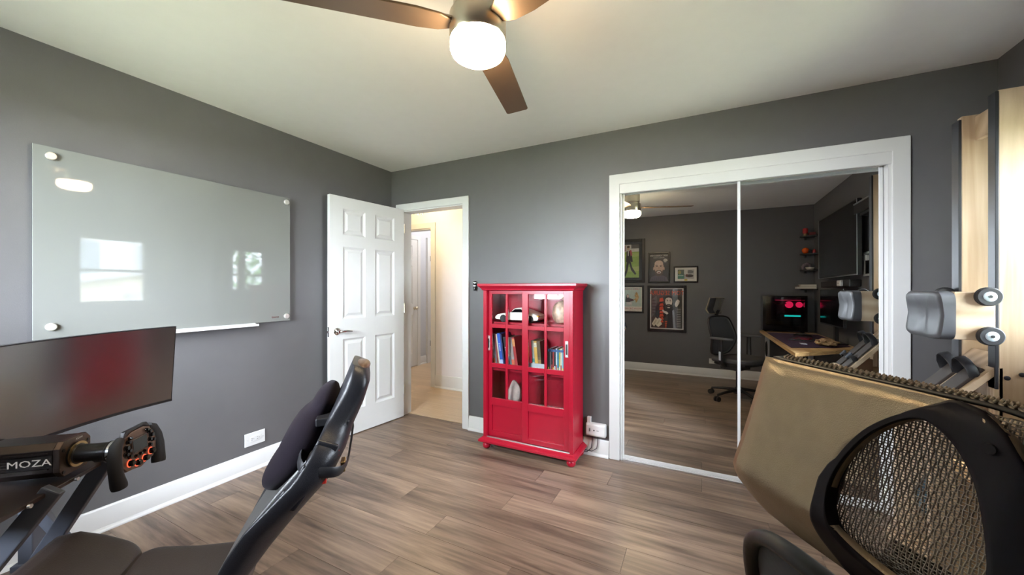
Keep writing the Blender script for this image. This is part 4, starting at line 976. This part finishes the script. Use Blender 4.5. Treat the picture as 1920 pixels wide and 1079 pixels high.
# computer case
pcx0, pcx1, pcy0, pcy1, pcz0, pcz1 = .735, 1.225, -.54, -.33, .718, 1.205
pc = thing('computer_case', 'black computer case with glass side and red lit fans', 'computer', (.98, -.43, pcz0))
MB().box(pcx0, pcx1, pcy0, pcy0+.01, pcz0+.02, pcz1).build('back_panel', M_black, pc)
MB().box(pcx0, pcx1, pcy0+.01, pcy1, pcz1-.02, pcz1).build('top_panel', M_blackg, pc)
MB().box(pcx0, pcx1, pcy0+.01, pcy1, pcz0+.02, pcz0+.09).build('bottom_shroud', M_blackg, pc)
MB().box(pcx0, pcx0+.03, pcy0+.01, pcy1, pcz0+.09, pcz1-.02).build('front_panel', M_blackg, pc)
MB().box(pcx1-.03, pcx1, pcy0+.01, pcy1, pcz0+.09, pcz1-.02).build('rear_panel', M_blackg, pc)
MB().box(pcx0+.03, pcx1-.03, pcy1-.004, pcy1, pcz0+.09, pcz1-.02).build('side_glass', glass('smoked_glass', (.55, .55, .58), 1.5), pc)
for x in (pcx0+.03, pcx1-.05): MB().box(x, x+.02, pcy0+.02, pcy1-.02, pcz0, pcz0+.02).build('foot', M_rubber, pc)
MB().box(pcx0+.06, pcx1-.05, pcy0+.012, pcy0+.02, pcz0+.10, pcz1-.03).build('motherboard', P('circuit_board', (.03, .03, .04), .4, var=.6, vs=60), pc)
M_rl = P('red_fan_light', (.5, .02, .05), .4, emit=(1, .02, .10), es=1.6, var=0); M_tl = P('teal_light', (.02, .5, .45), .4, emit=(.02, .9, .72), es=1.5, var=0)
for x, r_ in ((1.045, .045), (1.155, .038)):
    f_ = MB().lathe([(r_-.007, 0), (r_, 0), (r_, .012), (r_-.007, .012)], (x, pcy0+.10, 1.085), (0, 1, 0), 28).build('fan_ring', M_rl, pc, smooth=50)
    for k in range(7):
        a = 2*PI*k/7; MB().obox((x+.5*r_*math.cos(a), pcy0+.105, 1.085+.5*r_*math.sin(a)), (.38*r_*math.cos(a), 0, .38*r_*math.sin(a)), (0, .002, 0), (-.006*math.sin(a), .002, .006*math.cos(a))).build('fan_blade', P('red_fan_blade', (.3, .01, .04), .4, emit=(1, .02, .1), es=.02, var=0), f_)
MB().box(.93, 1.19, pcy0+.05, pcy0+.16, .925, .955).build('graphics_card', M_black, pc, bevel=.003)
MB().box(.985, 1.16, pcy0+.161, pcy0+.166, .927, .947).build('light_bar', M_tl, pc)
MB().box(.90, 1.19, pcy0+.02, pcy0+.026, 1.142, 1.145).build('red_strip', M_rl, pc)
MB().tube([(.86, pcy0+.12, 1.12), (.90, pcy0+.15, 1.09), (.97, pcy0+.15, 1.09), (1.01, pcy0+.12, 1.10)], .006, 8).build('hose', P('dark_red_hose', (.2, .02, .03), .4), pc, smooth=60)
# side monitor parallel to the right wall
sm = thing('flat_monitor', 'flat black monitor beside the computer case in the mirror', 'monitor', (1.21, .75, .718))
MB().box(1.20, 1.225, .36, 1.15, .90, 1.285).build('case', M_black, sm, bevel=.003)
MB().box(1.1985, 1.2005, .372, 1.138, .915, 1.277).build('screen', M_blackg, sm)
MB().box(1.228, 1.26, .73, .78, .73, 1.10).build('stand_post', M_black, sm); MB().box(1.15, 1.31, .62, .89, .719, .731).build('stand_foot', M_black, sm, bevel=.004)
# television
tv = thing('television', 'large black television on the right wall in the mirror', 'television', (1.3, .69, 1.41))
MB().box(1.255, 1.29, .07, 1.32, 1.41, 2.11).build('case', M_black, tv, bevel=.003)
MB().box(1.2535, 1.2555, .080, 1.310, 1.425, 2.10).build('screen', M_blackg, tv)
for a in ((1.252, 1.256, .068, .076, 1.41, 2.11), (1.252, 1.256, 1.314, 1.322, 1.41, 2.11), (1.252, 1.256, .076, 1.314, 1.41, 1.418)): MB().box(*a).build('edge_strip', M_alu, tv)
MB().box(1.29, XR, .45, .95, 1.6, 1.95).build('wall_mount', M_black, tv)
o = MB().box(1.25, XR-.002, .16, 1.12, 1.305, 1.375).build('soundbar', M_black, bevel=.008); tag(o, 'long black soundbar under the television', 'soundbar')
sb = thing('wireless_router', 'small white box in front of the soundbar', 'router', (1.235, .93, 1.31))
MB().box(1.222, 1.25, .86, .965, 1.312, 1.372).build('body', M_white, sb, bevel=.008); MB().box(1.2205, 1.2225, .90, .925, 1.338, 1.345).build('logo_mark', M_black, sb)
cv = thing('cable_box', 'white recessed cable box right of the television', 'cable box', (XR, 1.15, 1.40))
for a in ((XR-.012, XR, 1.335, 1.355, 1.40, 1.62), (XR-.012, XR, 1.195, 1.215, 1.40, 1.62), (XR-.012, XR, 1.215, 1.335, 1.40, 1.42), (XR-.012, XR, 1.215, 1.335, 1.60, 1.62)): MB().box(*a).build('frame', M_white, cv)
MB().box(XR-.003, XR-.001, 1.215, 1.335, 1.42, 1.60).build('recess', M_black, cv); MB().box(XR-.03, XR-.003, 1.24, 1.31, 1.54, 1.59).build('plug', M_white, cv, bevel=.004)
sh = thing('wall_shelf_bracket', 'black wall unit with pale top edge near the window', 'shelf', (1.28, 1.42, 1.94))
MB().box(1.245, XR, 1.27, 1.62, 1.965, 2.05).build('body', M_black, sh, bevel=.006); MB().box(1.243, XR, 1.268, 1.622, 2.05, 2.062).build('top_edge', M_alu, sh)
MB().box(1.27, XR, 1.33, 1.58, 1.94, 1.965).build('lower_tray', M_black, sh, bevel=.004)
# corner shelves
SHX0 = 1.185
for z, lab in ((2.01, 'highest black corner shelf holding a red jar'), (1.772, 'black corner shelf holding an orange ball'), (1.555, 'black corner shelf holding a geode and bowl'), (1.300, 'lowest black corner shelf holding stacked books')):
    s_ = thing('corner_shelf', lab, 'shelf', (1.26, YN+.08, z-.02), group='corner shelves beside the television')
    MB().prism([(SHX0, YN, z-.018), (XR, YN, z-.018), (XR, YN+.18, z-.018), (XR-.05, YN+.175, z-.018), (SHX0, YN+.08, z-.018)], (0, 0, .018)).build('board', M_black, s_, bevel=.002)
    MB().box(SHX0+.05, SHX0+.065, YN, YN+.06, z-.05, z-.018).build('bracket', M_black, s_)
jr = thing('jar', 'red jar with brass foot on the highest corner shelf', 'jar', (1.232, YN+.08, 2.01))
MB().lathe([(0, .03), (.026, .03), (.030, .045), (.030, .09), (.024, .10), (0, .10)], (1.232, YN+.08, 2.01), n=24).build('glass_body', P('red_glass', (.45, .03, .03), .2), jr, smooth=40)
MB().lathe([(0, 0), (.02, 0), (.016, .03), (0, .03)], (1.232, YN+.08, 2.01), n=24).build('foot', P('brass', (.55, .40, .2), .3, 1), jr, smooth=40)
bk = MB().box(1.265, 1.335, YN+.05, YN+.13, 2.01, 2.05).build('small_box', P('dark_red_box', (.18, .03, .03), .5), bevel=.004); tag(bk, 'dark red box beside the red jar on the shelf', 'box')
bl = thing('orange_ball', 'glossy orange ball with dark stem on the corner shelf', 'ornament', (1.236, YN+.07, 1.772))
MB().ell((1.236, YN+.07, 1.772+.040), .040, .040, .040, 24, 14).build('ball', P('glossy_orange', (.80, .10, .01), .2), bl, smooth=80)
MB().tube([(1.262, YN+.09, 1.80), (1.285, YN+.10, 1.812), (1.30, YN+.10, 1.80)], [.012, .016, .010], 10).build('dark_stem', M_black, bl, smooth=60)
o = MB().lathe([(0, 0), (.018, 0), (.02, .02), (.012, .05), (0, .055)], (1.322, YN+.10, 1.772), n=20).build('red_bottle', P('red_glass', (.45, .03, .03), .2), smooth=40); tag(o, 'small red bottle beside the orange ball', 'bottle')
o = MB().tube([(1.212, YN+.06, 1.56), (1.205, YN+.06, 1.59), (1.222, YN+.06, 1.62), (1.25, YN+.06, 1.635), (1.278, YN+.06, 1.62), (1.285, YN+.06, 1.59), (1.28, YN+.06, 1.565)], [.014, .018, .02, .022, .02, .017, .014], 12).build('geode', P('purple_grey_geode', (.22, .17, .20), .7, var=.4, vs=60, bump=.8, bs=120), smooth=60); tag(o, 'grey purple geode arch on the corner shelf', 'geode')
o = MB().lathe([(0, 0), (.03, 0), (.045, .015), (.048, .03), (.042, .03), (.036, .016), (0, .008)], (1.272, YN+.12, 1.555), n=24).build('bowl', P('pale_stone_bowl', (.65, .58, .48), .5), smooth=40); tag(o, 'small pale bowl in front of the geode', 'bowl')
for z, x0, x1, c, lab in ((1.300, 1.13, 1.335, (.74, .70, .62), 'wide cream book at the bottom of the shelf stack'), (1.330, 1.165, 1.335, (.62, .55, .42), 'tan book on top of the wide cream book')):
    b_ = thing('stacked_book', lab, 'book', ((x0+x1)/2, YN+.1, z), group='books on the lowest corner shelf')
    MB().box(x0, x1, YN+.02, YN+.17, z, z+.003).box(x0, x1, YN+.02, YN+.17, z+.024, z+.027).box(x0, x0+.003, YN+.02, YN+.17, z+.003, z+.024).build('cover', P('cover_c%d' % int(c[0]*100), c, .5), b_)
    MB().box(x0+.004, x1-.003, YN+.024, YN+.166, z+.003, z+.024).build('pages', P('page_75', (.75, .7, .6), .8), b_)
o = MB().box(1.14, 1.16, YN+.04, YN+.12, 1.3272, 1.347).build('small_figure', P('dark_brown', (.10, .05, .03), .5), bevel=.004); tag(o, 'small dark brown block on the cream book', 'ornament')
# desk things
nb2 = thing('notebook', 'black and red tablet lying on the desk mat', 'tablet', (1.0, .55, .72))
M2 = Matrix.Translation((1.0, .55, .7195)) @ Matrix.Rotation(.35, 4, 'Z')
MB().box(-.10, .10, -.15, .15, 0, .012).tf(M2).build('body', M_black, nb2, bevel=.004); MB().box(-.07, .075, -.13, .10, .012, .0135).tf(M2).build('red_cover', P('dark_red_screen', (.28, .02, .04), .25), nb2)
o = MB().tube([(.98, .22, .74), (1.0, .28, .755), (1.06, .32, .755), (1.12, .30, .745), (1.15, .24, .735)], [.008, .014, .016, .012, .006], 10).build('headset_band', M_black, smooth=60); tag(o, 'black headset band behind the tablet on the desk', 'headset')
bm = bmesh.new(); bmesh.ops.create_icosphere(bm, subdivisions=4, radius=1); mb = MB()
for v in bm.verts:
    q = v.co; k = 1+.35*noise.noise(q*2.3)+.2*noise.noise(q*5.1); mb.v.append(Vector((1.10+.085*q.x*k, 1.02+.13*q.y*k, .7195+.032+max(-.032, .034*q.z*k))))
mb.f = [[v.index for v in f.verts] for f in bm.faces]; bm.free()
o = mb.build('crumpled_paper', P('brown_paper', (.42, .28, .15), .8, var=.25, vs=30)); tag(o, 'crumpled brown paper on the desk end', 'paper')
o = MB().box(.90, .95, .93, 1.02, .7195, .7235).build('note_card', P('pale_card', (.7, .74, .8), .5)); tag(o, 'small pale card beside the crumpled paper', 'card')
o = MB().tube([(.74, -.05+.05*math.cos(t*.7), .52+.09*math.sin(t*.7)) for t in range(20)], .007, 8).build('cable_coil', M_black, smooth=60); tag(o, 'black cable coil hanging under the desk front', 'cable')

# ------------------------------------------------------------------ framed posters on the near wall
def TM(x, z, y): return frame_M((x, y, z), (-1, 0, 0), (0, 0, 1))
def framed(label, x0, x1, z0, z1, fw, mat_c, paper, name='framed_poster', mat_w=None):
    r = thing(name, label, 'poster', ((x0+x1)/2, YN, z0), group='framed pictures on the poster wall')
    y = YN+.003
    for n, a in (('frame_side', (x0, x0+fw, y, YN+.024, z0, z1)), ('frame_side', (x1-fw, x1, y, YN+.024, z0, z1)), ('frame_rail', (x0+fw, x1-fw, y, YN+.024, z0, z0+fw)), ('frame_rail', (x0+fw, x1-fw, y, YN+.024, z1-fw, z1))):
        MB().box(*a).build(n, P('black_frame', (.010, .010, .012), .3), r, bevel=.004)
    MB().box(x0+fw, x1-fw, y, YN+.010, z0+fw, z1-fw).build('backing', mat_c, r)
    px0, px1, pz0, pz1 = paper
    cnt = [0]
    def flat(pts, col, nm='print', rough=.45):
        # pts in paper units p (towards +x) , q (down)
        cnt[0] += 1; yy = YN+.0101+.0003*cnt[0]
        m = P('print_%02d%02d%02d' % tuple(int(c*99) for c in col), col, rough, var=.08, vs=30)
        return MB().prism([(px0+(px1-px0)*p, yy, pz1-(pz1-pz0)*q) for p, q in pts], (0, .0003, 0)).build(nm, m, r)
    def rect(p0, p1, q0, q1, col, nm='print'): return flat([(p0, q0), (p1, q0), (p1, q1), (p0, q1)], col, nm)
    def disc(p, q, a, b, col, nm='print', n=24, asp=(px1-px0)/(pz1-pz0)): return flat([(p+a*math.cos(2*PI*i/n), q+b*math.sin(2*PI*i/n)) for i in range(n)], col, nm)
    def word(s, p, q, h, col, sx=1.0, width=None):
        cnt[0] += 1; yy = YN+.0101+.0003*cnt[0]
        m = P('print_%02d%02d%02d' % tuple(int(c*99) for c in col), col, .45, var=.08, vs=30)
        return text(s, h, TM(px0+(px1-px0)*p, pz1-(pz1-pz0)*q, yy), m, r, 'lettering', sx=sx, ext=.0002)
    MB().box(x0+fw, x1-fw, YN+.021, YN+.0225, z0+fw, z1-fw).build('glazing', M_glassthin, r)
    return r, flat, rect, disc, word
M_mat = P('charcoal_mat', (.055, .06, .075), .8); M_wmat = P('white_mat', (.78, .77, .74), .8)
SK = (.62, .44, .34)
# 1 walking figure
r, flat, rect, disc, word = framed('large framed photo of a person in black walking on grass', -1.30, -.811, 1.396, 2.097, .045, M_mat, (-1.20, -.90, 1.477, 2.01))
rect(0, 1, 0, 1, (.30, .45, .10)); rect(0, 1, 0, .22, (.62, .60, .58)); rect(0, .3, .02, .2, (.30, .12, .10)); rect(.6, 1, .0, .12, (.12, .12, .12))
flat([(0, .30), (1, .24), (1, .36), (0, .40)], (.40, .52, .16)); flat([(0, .7), (1, .66), (1, .8), (0, .85)], (.42, .52, .18))
flat([(.36, .20), (.52, .19), (.62, .24), (.68, .52), (.60, .53), (.56, .50), (.40, .54), (.33, .52)], (.02, .02, .025))
flat([(.38, .50), (.50, .50), (.40, .82), (.30, .97), (.20, .97), (.30, .78)], (.02, .02, .025)); flat([(.46, .50), (.56, .50), (.66, .70), (.86, .88), (.80, .92), (.60, .78)], (.02, .02, .025))
disc(.44, .11, .075, .055, SK); disc(.45, .07, .08, .035, (.08, .05, .04)); flat([(.42, .2), (.47, .2), (.46, .34), (.43, .34)], (.8, .78, .76)); flat([(.50, .18), (.60, .16), (.66, .30), (.58, .36)], (.45, .08, .10))
# 2 bearded face
r, flat, rect, disc, word = framed('black framed poster of a laughing bearded face', -.763, -.444, 1.388, 1.871, .022, M_black, (-.745, -.462, 1.408, 1.852))
rect(0, 1, 0, 1, (.025, .022, .022)); flat([(.02, .98), (.10, .84), (.30, .78), (.70, .78), (.90, .84), (.98, .98)], (.10, .075, .10))
for i in range(7): rect(.16+i*.10, .19+i*.10, .84, .97, (.06, .05, .09))
disc(.5, .50, .25, .24, SK); disc(.5, .36, .22, .11, (.70, .52, .42)); disc(.235, .54, .03, .06, SK); disc(.765, .54, .03, .06, SK)
flat([(.27, .54), (.33, .64), (.40, .60), (.60, .60), (.67, .64), (.73, .54), (.70, .72), (.60, .79), (.5, .80), (.40, .79), (.30, .72)], (.09, .05, .035)); disc(.5, .67, .11, .05, (.82, .78, .74)); disc(.5, .685, .08, .02, (.20, .05, .05))
disc(.40, .46, .045, .018, (.10, .06, .05)); disc(.60, .46, .045, .018, (.10, .06, .05)); flat([(.33, .41), (.46, .425), (.46, .44), (.33, .43)], (.10, .06, .04)); flat([(.54, .425), (.67, .41), (.67, .43), (.54, .44)], (.10, .06, .04)); flat([(.48, .46), (.52, .46), (.55, .57), (.45, .57)], (.55, .36, .27))
word('BERT KREISCHER', .5, .085, .034, (.85, .84, .82), 1.0); word('WORLD TOUR', .5, .16, .024, (.80, .79, .77))
flat([(.72, .24), (.80, .19), (.92, .21), (.95, .27), (.84, .31), (.90, .33), (.78, .32)], (.55, .53, .50))
# 3 small racing photo
r, flat, rect, disc, word = framed('small landscape framed picture of racing cars', -.391, -.054, 1.392, 1.641, .020, M_wmat, (-.335, -.110, 1.450, 1.590))
rect(0, 1, 0, 1, (.50, .49, .49)); rect(0, .42, .0, 1, (.14, .17, .15)); flat([(0, .5), (.35, .45), (.42, .95), (0, 1)], (.08, .24, .20)); disc(.12, .3, .10, .22, (.35, .32, .12)); disc(.30, .38, .08, .2, (.10, .16, .14)); rect(.02, .35, .62, .70, (.55, .65, .62))
disc(.75, .25, .22, .18, (.20, .20, .21)); disc(.72, .68, .24, .16, (.06, .05, .06)); disc(.56, .62, .06, .16, (.15, .05, .05)); rect(.40, .62, .02, .5, (.66, .64, .63))
rect(.42, .60, 1.02, 1.22, (.62, .48, .08), 'caption_plate')
# 4 teal poster
r, flat, rect, disc, word = framed('framed pale teal poster with red lettering', -1.185, -.827, .909, 1.351, .026, M_black, (-1.158, -.853, .936, 1.325))
rect(0, 1, 0, 1, (.78, .75, .68)); rect(.03, .97, .03, .80, (.46, .60, .56))
word("CHRIS D'ELIA", .5, .085, .040, (.50, .06, .05)); word('FOLLOW THE LEADER', .5, .885, .031, (.45, .05, .04)); word('LIVE ON TOUR', .5, .955, .014, (.30, .10, .08))
flat([(.16, .62), (.20, .36), (.26, .29), (.33, .32), (.36, .46), (.56, .50), (.60, .56), (.40, .60), (.38, .64)], (.04, .045, .05)); disc(.285, .38, .055, .07, (.70, .55, .45))
flat([(.62, .36), (.68, .26), (.76, .22), (.80, .30), (.84, .42), (.78, .56), (.70, .66), (.66, .54), (.58, .52), (.70, .44)], (.50, .34, .12)); disc(.72, .27, .05, .06, (.40, .26, .08)); disc(.74, .46, .06, .05, (.66, .52, .25))
rect(.22, .50, .62, .76, (.60, .62, .60)); rect(.25, .47, .64, .70, (.72, .73, .71))
# 5 large poster with bearded figure
r, flat, rect, disc, word = framed('largest black framed poster with bearded cartoon figure', -.771, -.213, .636, 1.349, .040, M_wmat, (-.715, -.269, .690, 1.294))
DG = (.055, .052, .050); OR = (.72, .10, .03); SKW = (.78, .70, .62)
rect(0, 1, 0, 1, DG); rect(0, 1, 0, .19, (.085, .08, .078))
word('TOM SEGURA', .5, .105, .094, OR, .86)
flat([(.02, .26), (.16, .18), (.19, .20), (.16, .58), (.02, .74)], (.12, .12, .12)); 
for i in range(5): rect(.035, .145, .28+i*.08, .315+i*.08, (.06, .06, .06))
flat([(.14, .46), (.30, .32), (.46, .40), (.48, .72), (.32, .78), (.14, .74)], (.018, .017, .018))
for i, (q0, q1) in enumerate(((.24, .33), (.38, .44), (.46, .55), (.57, .63), (.65, .72), (.74, .80), (.82, .87))): flat([(.28+.01*(i % 2), q0), (.38, q0-.02), (.41, q1-.02), (.27, q1)], OR)
for i in range(4): rect(.45, .53, .82+i*.045, .85+i*.045, OR)
# figure
flat([(.44, .54), (.52, .46), (.66, .44), (.76, .50), (.70, .66), (.74, .99), (.50, .99), (.54, .70)], (.016, .016, .018)); flat([(.66, .46), (.76, .40), (.82, .44), (.74, .54)], (.016, .016, .018))
disc(.57, .32, .115, .135, SKW); flat([(.45, .28), (.48, .19), (.57, .165), (.67, .19), (.70, .28), (.66, .235), (.57, .215), (.49, .235)], (.03, .025, .025))
flat([(.455, .33), (.49, .40), (.54, .385), (.60, .385), (.66, .40), (.69, .33), (.675, .43), (.61, .475), (.53, .475), (.47, .43)], (.03, .025, .025)); rect(.535, .605, .405, .417, (.55, .40, .35)); disc(.53, .30, .02, .010, (.03, .03, .03)); disc(.62, .30, .02, .010, (.03, .03, .03)); rect(.50, .555, .272, .282, (.03, .03, .03)); rect(.595, .65, .272, .282, (.03, .03, .03))
flat([(.76, .40), (.80, .30), (.86, .26), (.92, .30), (.90, .37), (.84, .44), (.80, .46)], SKW); flat([(.38, .52), (.44, .56), (.52, .58), (.56, .62), (.52, .65), (.42, .61), (.36, .56)], SKW)
rect(.53, .61, .465, .485, SKW)
flat([(.68, .55), (.74, .52), (.79, .99), (.72, .99)], (.24, .26, .30))
for i in range(11): rect(.83, .95, .50+i*.044, .52+i*.044, (.30, .29, .28))
for p in (0, .11): flat([(.02+p, .90), (.15+p, .73), (.24+p, .78), (.10+p, .97)], (.62, .56, .44)); flat([(.07+p, .90), (.15+p, .79), (.19+p, .81), (.11+p, .92)], (.48, .42, .32))
flat([(.20, .91), (.32, .84), (.36, .90), (.24, .98)], (.66, .60, .48))

# ------------------------------------------------------------------ outdoors seen through the windows
gr = MB().box(-25, 40, -30, 30, -.95, -.85).build('ground', P('dry_lawn', (.20, .20, .11), .9, var=.3, vs=3)); tag(gr, 'dry lawn outside the windows', 'lawn', kind='structure')
M_sid = P('white_siding', (.62, .64, .67), .7); M_roof = P('grey_shingle', (.30, .29, .30), .8); M_gl2 = P('dark_window_glass', (.10, .12, .14), .1)
hs_ = thing('neighbour_house', 'white gabled house reflected in the whiteboard', 'house', (19, 7, -.85))
MB().prism([(16, 3.6, -.85), (16, 9.4, -.85), (16, 9.4, 3.4), (16, 6.5, 6.0), (16, 3.6, 3.4)], (7, 0, 0)).build('wall', M_sid, hs_)
MB().prism([(15.6, 3.1, 3.0), (15.6, 6.5, 6.05), (15.6, 6.5, 6.3), (15.6, 2.9, 3.1)], (7.8, 0, 0)).build('roof', M_roof, hs_); MB().prism([(15.6, 9.9, 3.0), (15.6, 10.1, 3.1), (15.6, 6.5, 6.3), (15.6, 6.5, 6.05)], (7.8, 0, 0)).build('roof', M_roof, hs_)
for y in (5.2, 7.0):
    wn_ = MB().box(15.94, 16, y, y+.8, 1.6, 3.2).build('window', M_white, hs_); MB().box(15.92, 15.94, y+.08, y+.72, 1.7, 3.1).build('pane', M_gl2, wn_)
MB().box(16.5, 23, 9.4, 15, -.85, 4.4).build('wing', P('pale_blue_siding', (.50, .60, .66), .7), hs_)
sd = thing('garden_shed', 'cream garden shed reflected in the whiteboard', 'shed', (10, 5.2, -.85))
MB().prism([(9.2, 3.2, -.85), (9.2, 6.4, -.85), (9.2, 6.4, 1.35), (9.2, 4.8, 1.65), (9.2, 3.2, 1.35)], (2.4, 0, 0)).build('wall', P('cream_siding', (.46, .42, .33), .7), sd)
MB().prism([(9.0, 2.9, 1.25), (9.0, 4.8, 1.64), (9.0, 6.7, 1.25), (9.0, 6.7, 1.35), (9.0, 4.8, 1.75), (9.0, 2.9, 1.35)], (2.8, 0, 0)).build('roof', M_roof, sd)
wn_ = MB().box(9.15, 9.2, 4.6, 5.3, .55, 1.1).build('window', M_steel, sd); MB().box(9.14, 9.16, 4.66, 5.24, .6, 1.05).build('pane', P('pale_shutter', (.5, .5, .52), .5), wn_)
fn2 = thing('pipe_fence', 'thin grey pipe fence in front of the shed', 'fence', (8, 4.5, -.85))
for y in (.5, 2.6, 4.1, 6.6, 8.8): MB().cyl((8, y, -.85), (8, y, .9), .045, n=10).build('post', M_steel, fn2)
for z in (.1, ): MB().cyl((8, .5, z), (8, 8.8, z), .03, n=8).build('rail', M_steel, fn2)
M_leaf = P('green_leaf', (.07, .15, .04), .6, var=.5, vs=4); M_bark = P('bark', (.10, .075, .055), .9)
def tree(x, y, h, cr, n, label, seed, lo=.35, grp='trees outside the windows'):
    rnd = random.Random(seed); t = thing('garden_tree', label, 'tree', (x, y, -.85), group=grp)
    MB().tube([(x, y, -.85), (x+.05, y, h*.4), (x, y+.1, h*.8)], [.16, .12, .05], 10).build('trunk', M_bark, t, smooth=60)
    mb = MB()
    for i in range(n):
        a = rnd.uniform(0, 2*PI); c = rnd.uniform(-1, 1); q = math.sqrt(1-c*c); k = rnd.uniform(.45, 1)**.5
        p = Vector((x+cr*k*q*math.cos(a), y+cr*k*q*math.sin(a), h*(lo+1)/2+h*(1-lo)/2*k*c))
        u = Vector((rnd.uniform(-1, 1), rnd.uniform(-1, 1), rnd.uniform(-1, 1))).normalized(); v = u.orthogonal().normalized(); s = rnd.uniform(.07, .15)
        mb.add([p-u*s, p+v*s*.5, p+u*s, p-v*s*.5], [(0, 1, 2, 3)])
    o = mb.build('foliage', M_leaf, t); o['kind'] = 'stuff'
tree(8.6, -1.6, 5.5, 2.2, 2600, 'leafy tree straight out from the right window', 1, .0); tree(7.5, -6.6, 5.0, 2.4, 2600, 'broad tree toward the near side of the garden', 2, .0)
tree(14.2, .6, 6.5, 2.3, 2200, 'tall tree left of the garden shed', 3, .15); tree(-2.2, -6.5, 5.0, 2.6, 2600, 'tree outside the window behind the camera', 4, .0)
bt = thing('leafy_branch', 'leafy branch hanging across the view of the white house', 'branch', (5.0, 3.0, 2.2))
rnd = random.Random(11); mb = MB()
MB().tube([(5.2, 1.6, 3.0), (5.0, 2.4, 2.65), (4.9, 3.2, 2.45), (4.9, 3.8, 2.35)], [.03, .022, .014, .006], 8).build('stem', M_bark, bt, smooth=60)
for i in range(110):
    f_ = rnd.random(); p = Vector((5.0+rnd.uniform(-.25, .25), lerp(1.7, 3.9, f_), lerp(2.95, 2.33, f_)+rnd.uniform(-.22, .12)))
    u = Vector((rnd.uniform(-1, 1), rnd.uniform(-1, 1), rnd.uniform(-1, .2))).normalized(); v = u.orthogonal().normalized(); s = rnd.uniform(.05, .09)
    mb.add([p-u*s, p+v*s*.5, p+u*s, p-v*s*.5], [(0, 1, 2, 3)])
o = mb.build('foliage', M_leaf, bt); o['kind'] = 'stuff'
